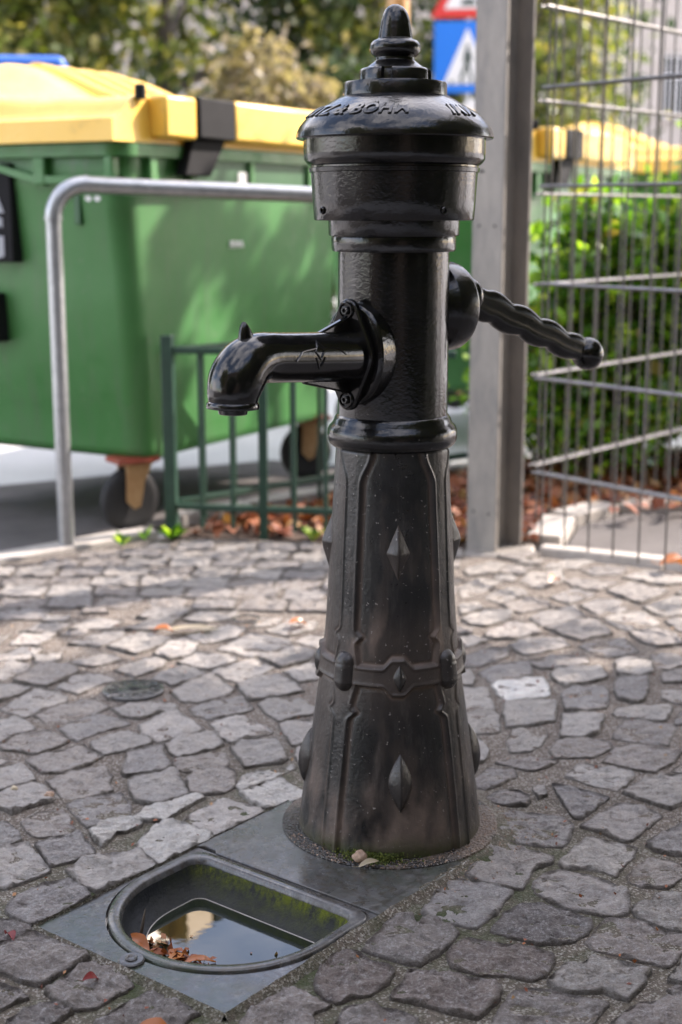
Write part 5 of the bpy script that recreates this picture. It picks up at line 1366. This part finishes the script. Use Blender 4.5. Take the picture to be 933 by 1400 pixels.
# ---------------------------------------------------------------- houses
def house(label, loc, rz, W, Hh, D, nwin, floors, z0=2.0, dz=3.2, ww=.95, wh=1.55, wm=M_FACADE):
    root = empty('house', loc, rz); tag(root, label, 'house')
    # wall sheet with real openings
    xs = [-W / 2]; wins = []
    pitch = W / nwin
    for k in range(nwin):
        c = -W / 2 + pitch * (k + .5); xs += [c - ww / 2, c + ww / 2]
    xs.append(W / 2); zs = [-.2]
    for f_ in range(floors): zs += [z0 + f_ * dz, z0 + f_ * dz + wh]
    zs.append(Hh)
    s = MB()
    for i in range(len(xs) - 1):
        for j in range(len(zs) - 1):
            if i % 2 == 1 and j % 2 == 1: wins.append((xs[i], xs[i + 1], zs[j], zs[j + 1])); continue
            s.box(xs[i], xs[i + 1], 0, .3, zs[j], zs[j + 1])
    s.box(-W / 2, W / 2, .4, D, -.2, Hh)
    s.build('wall', wm, root, smooth=False)
    s = MB()
    s.box(-W / 2 - .3, W / 2 + .3, -.35, D + .3, Hh, Hh + .35); s.build('cornice', M_FACADE, root, smooth=False)
    fm = MB()
    fm.box(0, .07, .12, .19, 0, wh); fm.box(ww - .07, ww, .12, .19, 0, wh); fm.box(.07, ww - .07, .12, .19, 0, .07); fm.box(.07, ww - .07, .12, .19, wh - .07, wh); fm.box(ww / 2 - .03, ww / 2 + .03, .12, .19, .07, wh - .07); fm.box(.07, ww - .07, .125, .185, wh * .62, wh * .62 + .06)
    fm = fm.mesh('window', M_SIGNWHITE, False); pm = MB().box(.05, ww - .05, .2, .21, .05, wh - .05).mesh('pane', M_PANE, False)
    sm = MB().box(-.08, ww + .08, -.09, .12, -.09, -.002).mesh('sill', M_FACADE, False)
    for x0_, _, z0_, _ in wins:
        w = link('window', fm, root, (x0_, 0, z0_)); link('pane', pm, w); link('sill', sm, w)
house('long beige house behind the trees, one dark window showing at the upper right', (1.5, 31, 0), 0, 44, 11, 8, 20, 2, z0=3.0, dz=3.6, ww=.55, wh=1.3)
house('dark brown house behind the viewer across the square', (0, -9, 0), math.pi, 26, 9, 8, 9, 2, wm=M_BROWN)
tree('tree at the square behind the viewer on the left', -5.5, -2.5, 6.5, 2.2, M_OLIVE, 110, 80, .2, .3, 1.6, trunk_r=.16, group='trees of the square behind the viewer')
tree('tree at the square behind the viewer on the right', 2.6, -4.2, 6.2, 2.0, M_OLIVE, 110, 80, .2, .3, 1.6, trunk_r=.16, group='trees of the square behind the viewer')
tree('street tree behind the viewer outside the right edge', 4.6, -2.2, 6.4, 2.4, M_OLIVE, 190, 90, .19, .28, 1.2, group='street trees right of the pump', trunk_r=.16)
tree('dark hedge tree behind the viewer', -1.5, -5.5, 4.4, 2.6, M_DKGREEN, 150, 90, .2, .3, .1, group='trees of the square behind the viewer')
tree('dark hedge tree at the right behind the viewer', 6.6, -.4, 4.2, 2.0, M_DKGREEN, 120, 90, .2, .3, .1, group='street trees right of the pump')
for x, y, h in ((-8.5, 8.5, 6.5),):
    tree('tall tree left of the view, %s' % {-1.0: 'level with the viewer', 3.6: 'beside the containers', 8.5: 'far down the street'}[y], x, y, h, 2.6, M_DKGREEN, 150, 90, .2, .3, .1, group='trees along the left of the square')
thin = tree('unseen thin tree added outside the right edge to dapple the container with shade', 5.3, 8.4, 4.6, 1.0, M_OLIVE, 30, 70, .17, .2, 1.8, group='street trees right of the pump', trunk_r=.09)  # tree added out of view to carry leaves that shade the container
bush('low dark shrub filling the gap under the tall green shrubs', 1.0, 5.55, .30, .55, 60, .05)
bush('low shrub at the back of the bed by the farther container', .85, 5.95, .34, .60, 70, .05)
bush('low shrub at the back of the bed near the right edge', 1.6, 6.1, .42, .70, 90, .05)
# unseen hedge and asphalt, added round the view to darken the pump's reflections
hd = empty('unseen_hedge', (3.3, -.2, 0)); tag(hd, 'unseen dark hedge added at the right to darken the reflections in the pump', 'hedge')
P_ = np.stack([rng.uniform(-.45, .45, 15000), rng.uniform(-4.2, 3.0, 15000), rng.uniform(0, 1.75, 15000)], 1)
fo_ = leaf_cloud('foliage', M_DKGREEN, P_, .10, hd); fo_['kind'] = 'stuff'
s = MB()
for k in range(14): s.tube([(random.uniform(-.1, .1), -4 + k * .5, -.05), (random.uniform(-.1, .1), -4 + k * .5, 1.3)], [.02, .008], 6)
s.build('stems', M_BARK, hd)
for nm, P in (('unseen_asphalt_rear', [(-30, -2.55), (30, -2.55), (30, -40), (-30, -40)]), ('unseen_asphalt_side', [(-3.5, 2.0), (-3.3, -2.5), (-30, -2.5), (-30, 2.0)])):
    tag(MB().prism(P, -.1, -.022).build(nm, M_ASPHALT, smooth=False), kind='structure')
# unseen leaf clumps, added up-sun so a curved shadow falls on the container
C0 = Vector((-.645, 4.60, 0)); shadow_spray = []
def on_face(s_, z): return C0 + EX * s_ + up * z + SUN_DIR * 5.0
arc_ = [(.12, .92), (.22, 1.0), (.34, .98), (.46, .93), (.57, .86), (.66, .77), (.72, .67), (.76, .56), (.80, .47), (.92, .62), (1.02, .72), (1.1, .6), (1.2, .68), (.98, .95), (1.08, 1.02), (1.18, .93), (.10, .8), (.12, .7), (.84, .9), (.88, .5), (.08, .55), (.10, .4), (.06, .65)]
for s_, z in arc_:
    c_ = on_face(s_, z); shadow_spray.append(np.array(c_) + rng.normal(size=(105, 3)) * np.array([.038, .038, .038]))
lp_ = thin.location
b_ = leaf_cloud('shadow_spray', M_OLIVE, np.concatenate(shadow_spray) - np.array(lp_), .075, thin); b_['kind'] = 'stuff'
s = MB(); q = [on_face(*a) - lp_ for a in arc_[:9]]
s.tube([Vector((0, 0, 3.0))] + q[::-1][::3] + [q[0]], [.035, .02, .014, .01, .006], 8).build('shadow_branch', M_BARK, thin)
# silt creeping over the edges of the tray, crumbs of leaf in the joints and on the water
s = MB(); mo = []
def ribbon(a, b, n, w0, w1):
    (u0, v0), (u1, v1) = a, b; du, dv = u1 - u0, v1 - v0; l_ = math.hypot(du, dv); nu_, nv_ = -dv / l_, du / l_
    rows = []
    for k in range(n + 1):
        t_ = k / n; u, v = u0 + du * t_, v0 + dv * t_
        w = (w0 + (w1 - w0) * t_) * (1 + 1.3 * noise.noise(Vector((u * 30, v * 30, 4))) + .8 * noise.noise(Vector((u * 110, v * 110, 9)))); w = max(.0005, w)
        rows.append([uvp(u - nu_ * .012, v - nv_ * .012, -.006), uvp(u - nu_ * .002, v - nv_ * .002, .0035), uvp(u + nu_ * w * .6, v + nv_ * w * .6, .0068), uvp(u + nu_ * w, v + nv_ * w, .001)])
    v_ = [p_ for r_ in rows for p_ in r_]
    s.add(v_, [(k * 4 + j, k * 4 + j + 1, (k + 1) * 4 + j + 1, (k + 1) * 4 + j) for k in range(n) for j in range(3)])
ribbon((.585, .386), (.0, .386), 240, .001, .009)
ribbon((.0, -.001), (.585, -.001), 240, .0025, .003)
ribbon((.584, .0), (.584, .386), 160, .0015, .0015)
sl = s.build('joint_silt', M_BED, pavement); tag(sl, kind='stuff')
sl.data.attributes.new('moss', 'FLOAT', 'POINT').data.foreach_set('value', [.55] * len(sl.data.vertices))
pts = []
while len(pts) < 420:
    y = random.uniform(1.55, 3.6); x = random.uniform(-.27, .27) * y; u, v = to_uv(x, y)
    if -.02 < u < .6 and -.02 < v < .4:
        if .30 < u < .49 and .06 < v < .32 and math.hypot(u - .36, v - .1925) < .125 and random.random() < .25: pts.append((x, y, wz + .0012))
        elif u < .2 and random.random() < .15: pts.append((x, y, .0068))
        continue
    pts.append((x, y, random.uniform(-.003, .003)))
o = leaf_cloud('leaf_crumbs', M_LITTER, pts, .008, up_bias=1.5, aspect=.7); tag(o, 'tiny brown leaf crumbs scattered over setts, tray and basin water', 'leaf litter', kind='stuff')
pts = [uvp(random.gauss(.462, .012), random.uniform(.11, .235), wz + random.uniform(.001, .006)) for _ in range(70)]
o = leaf_cloud('soaked_leaf_bits', M_LITTER, pts, .019, up_bias=.9, aspect=.5); tag(o, 'clump of torn wet leaf pieces at the near edge of the basin water', 'leaf litter', kind='stuff')
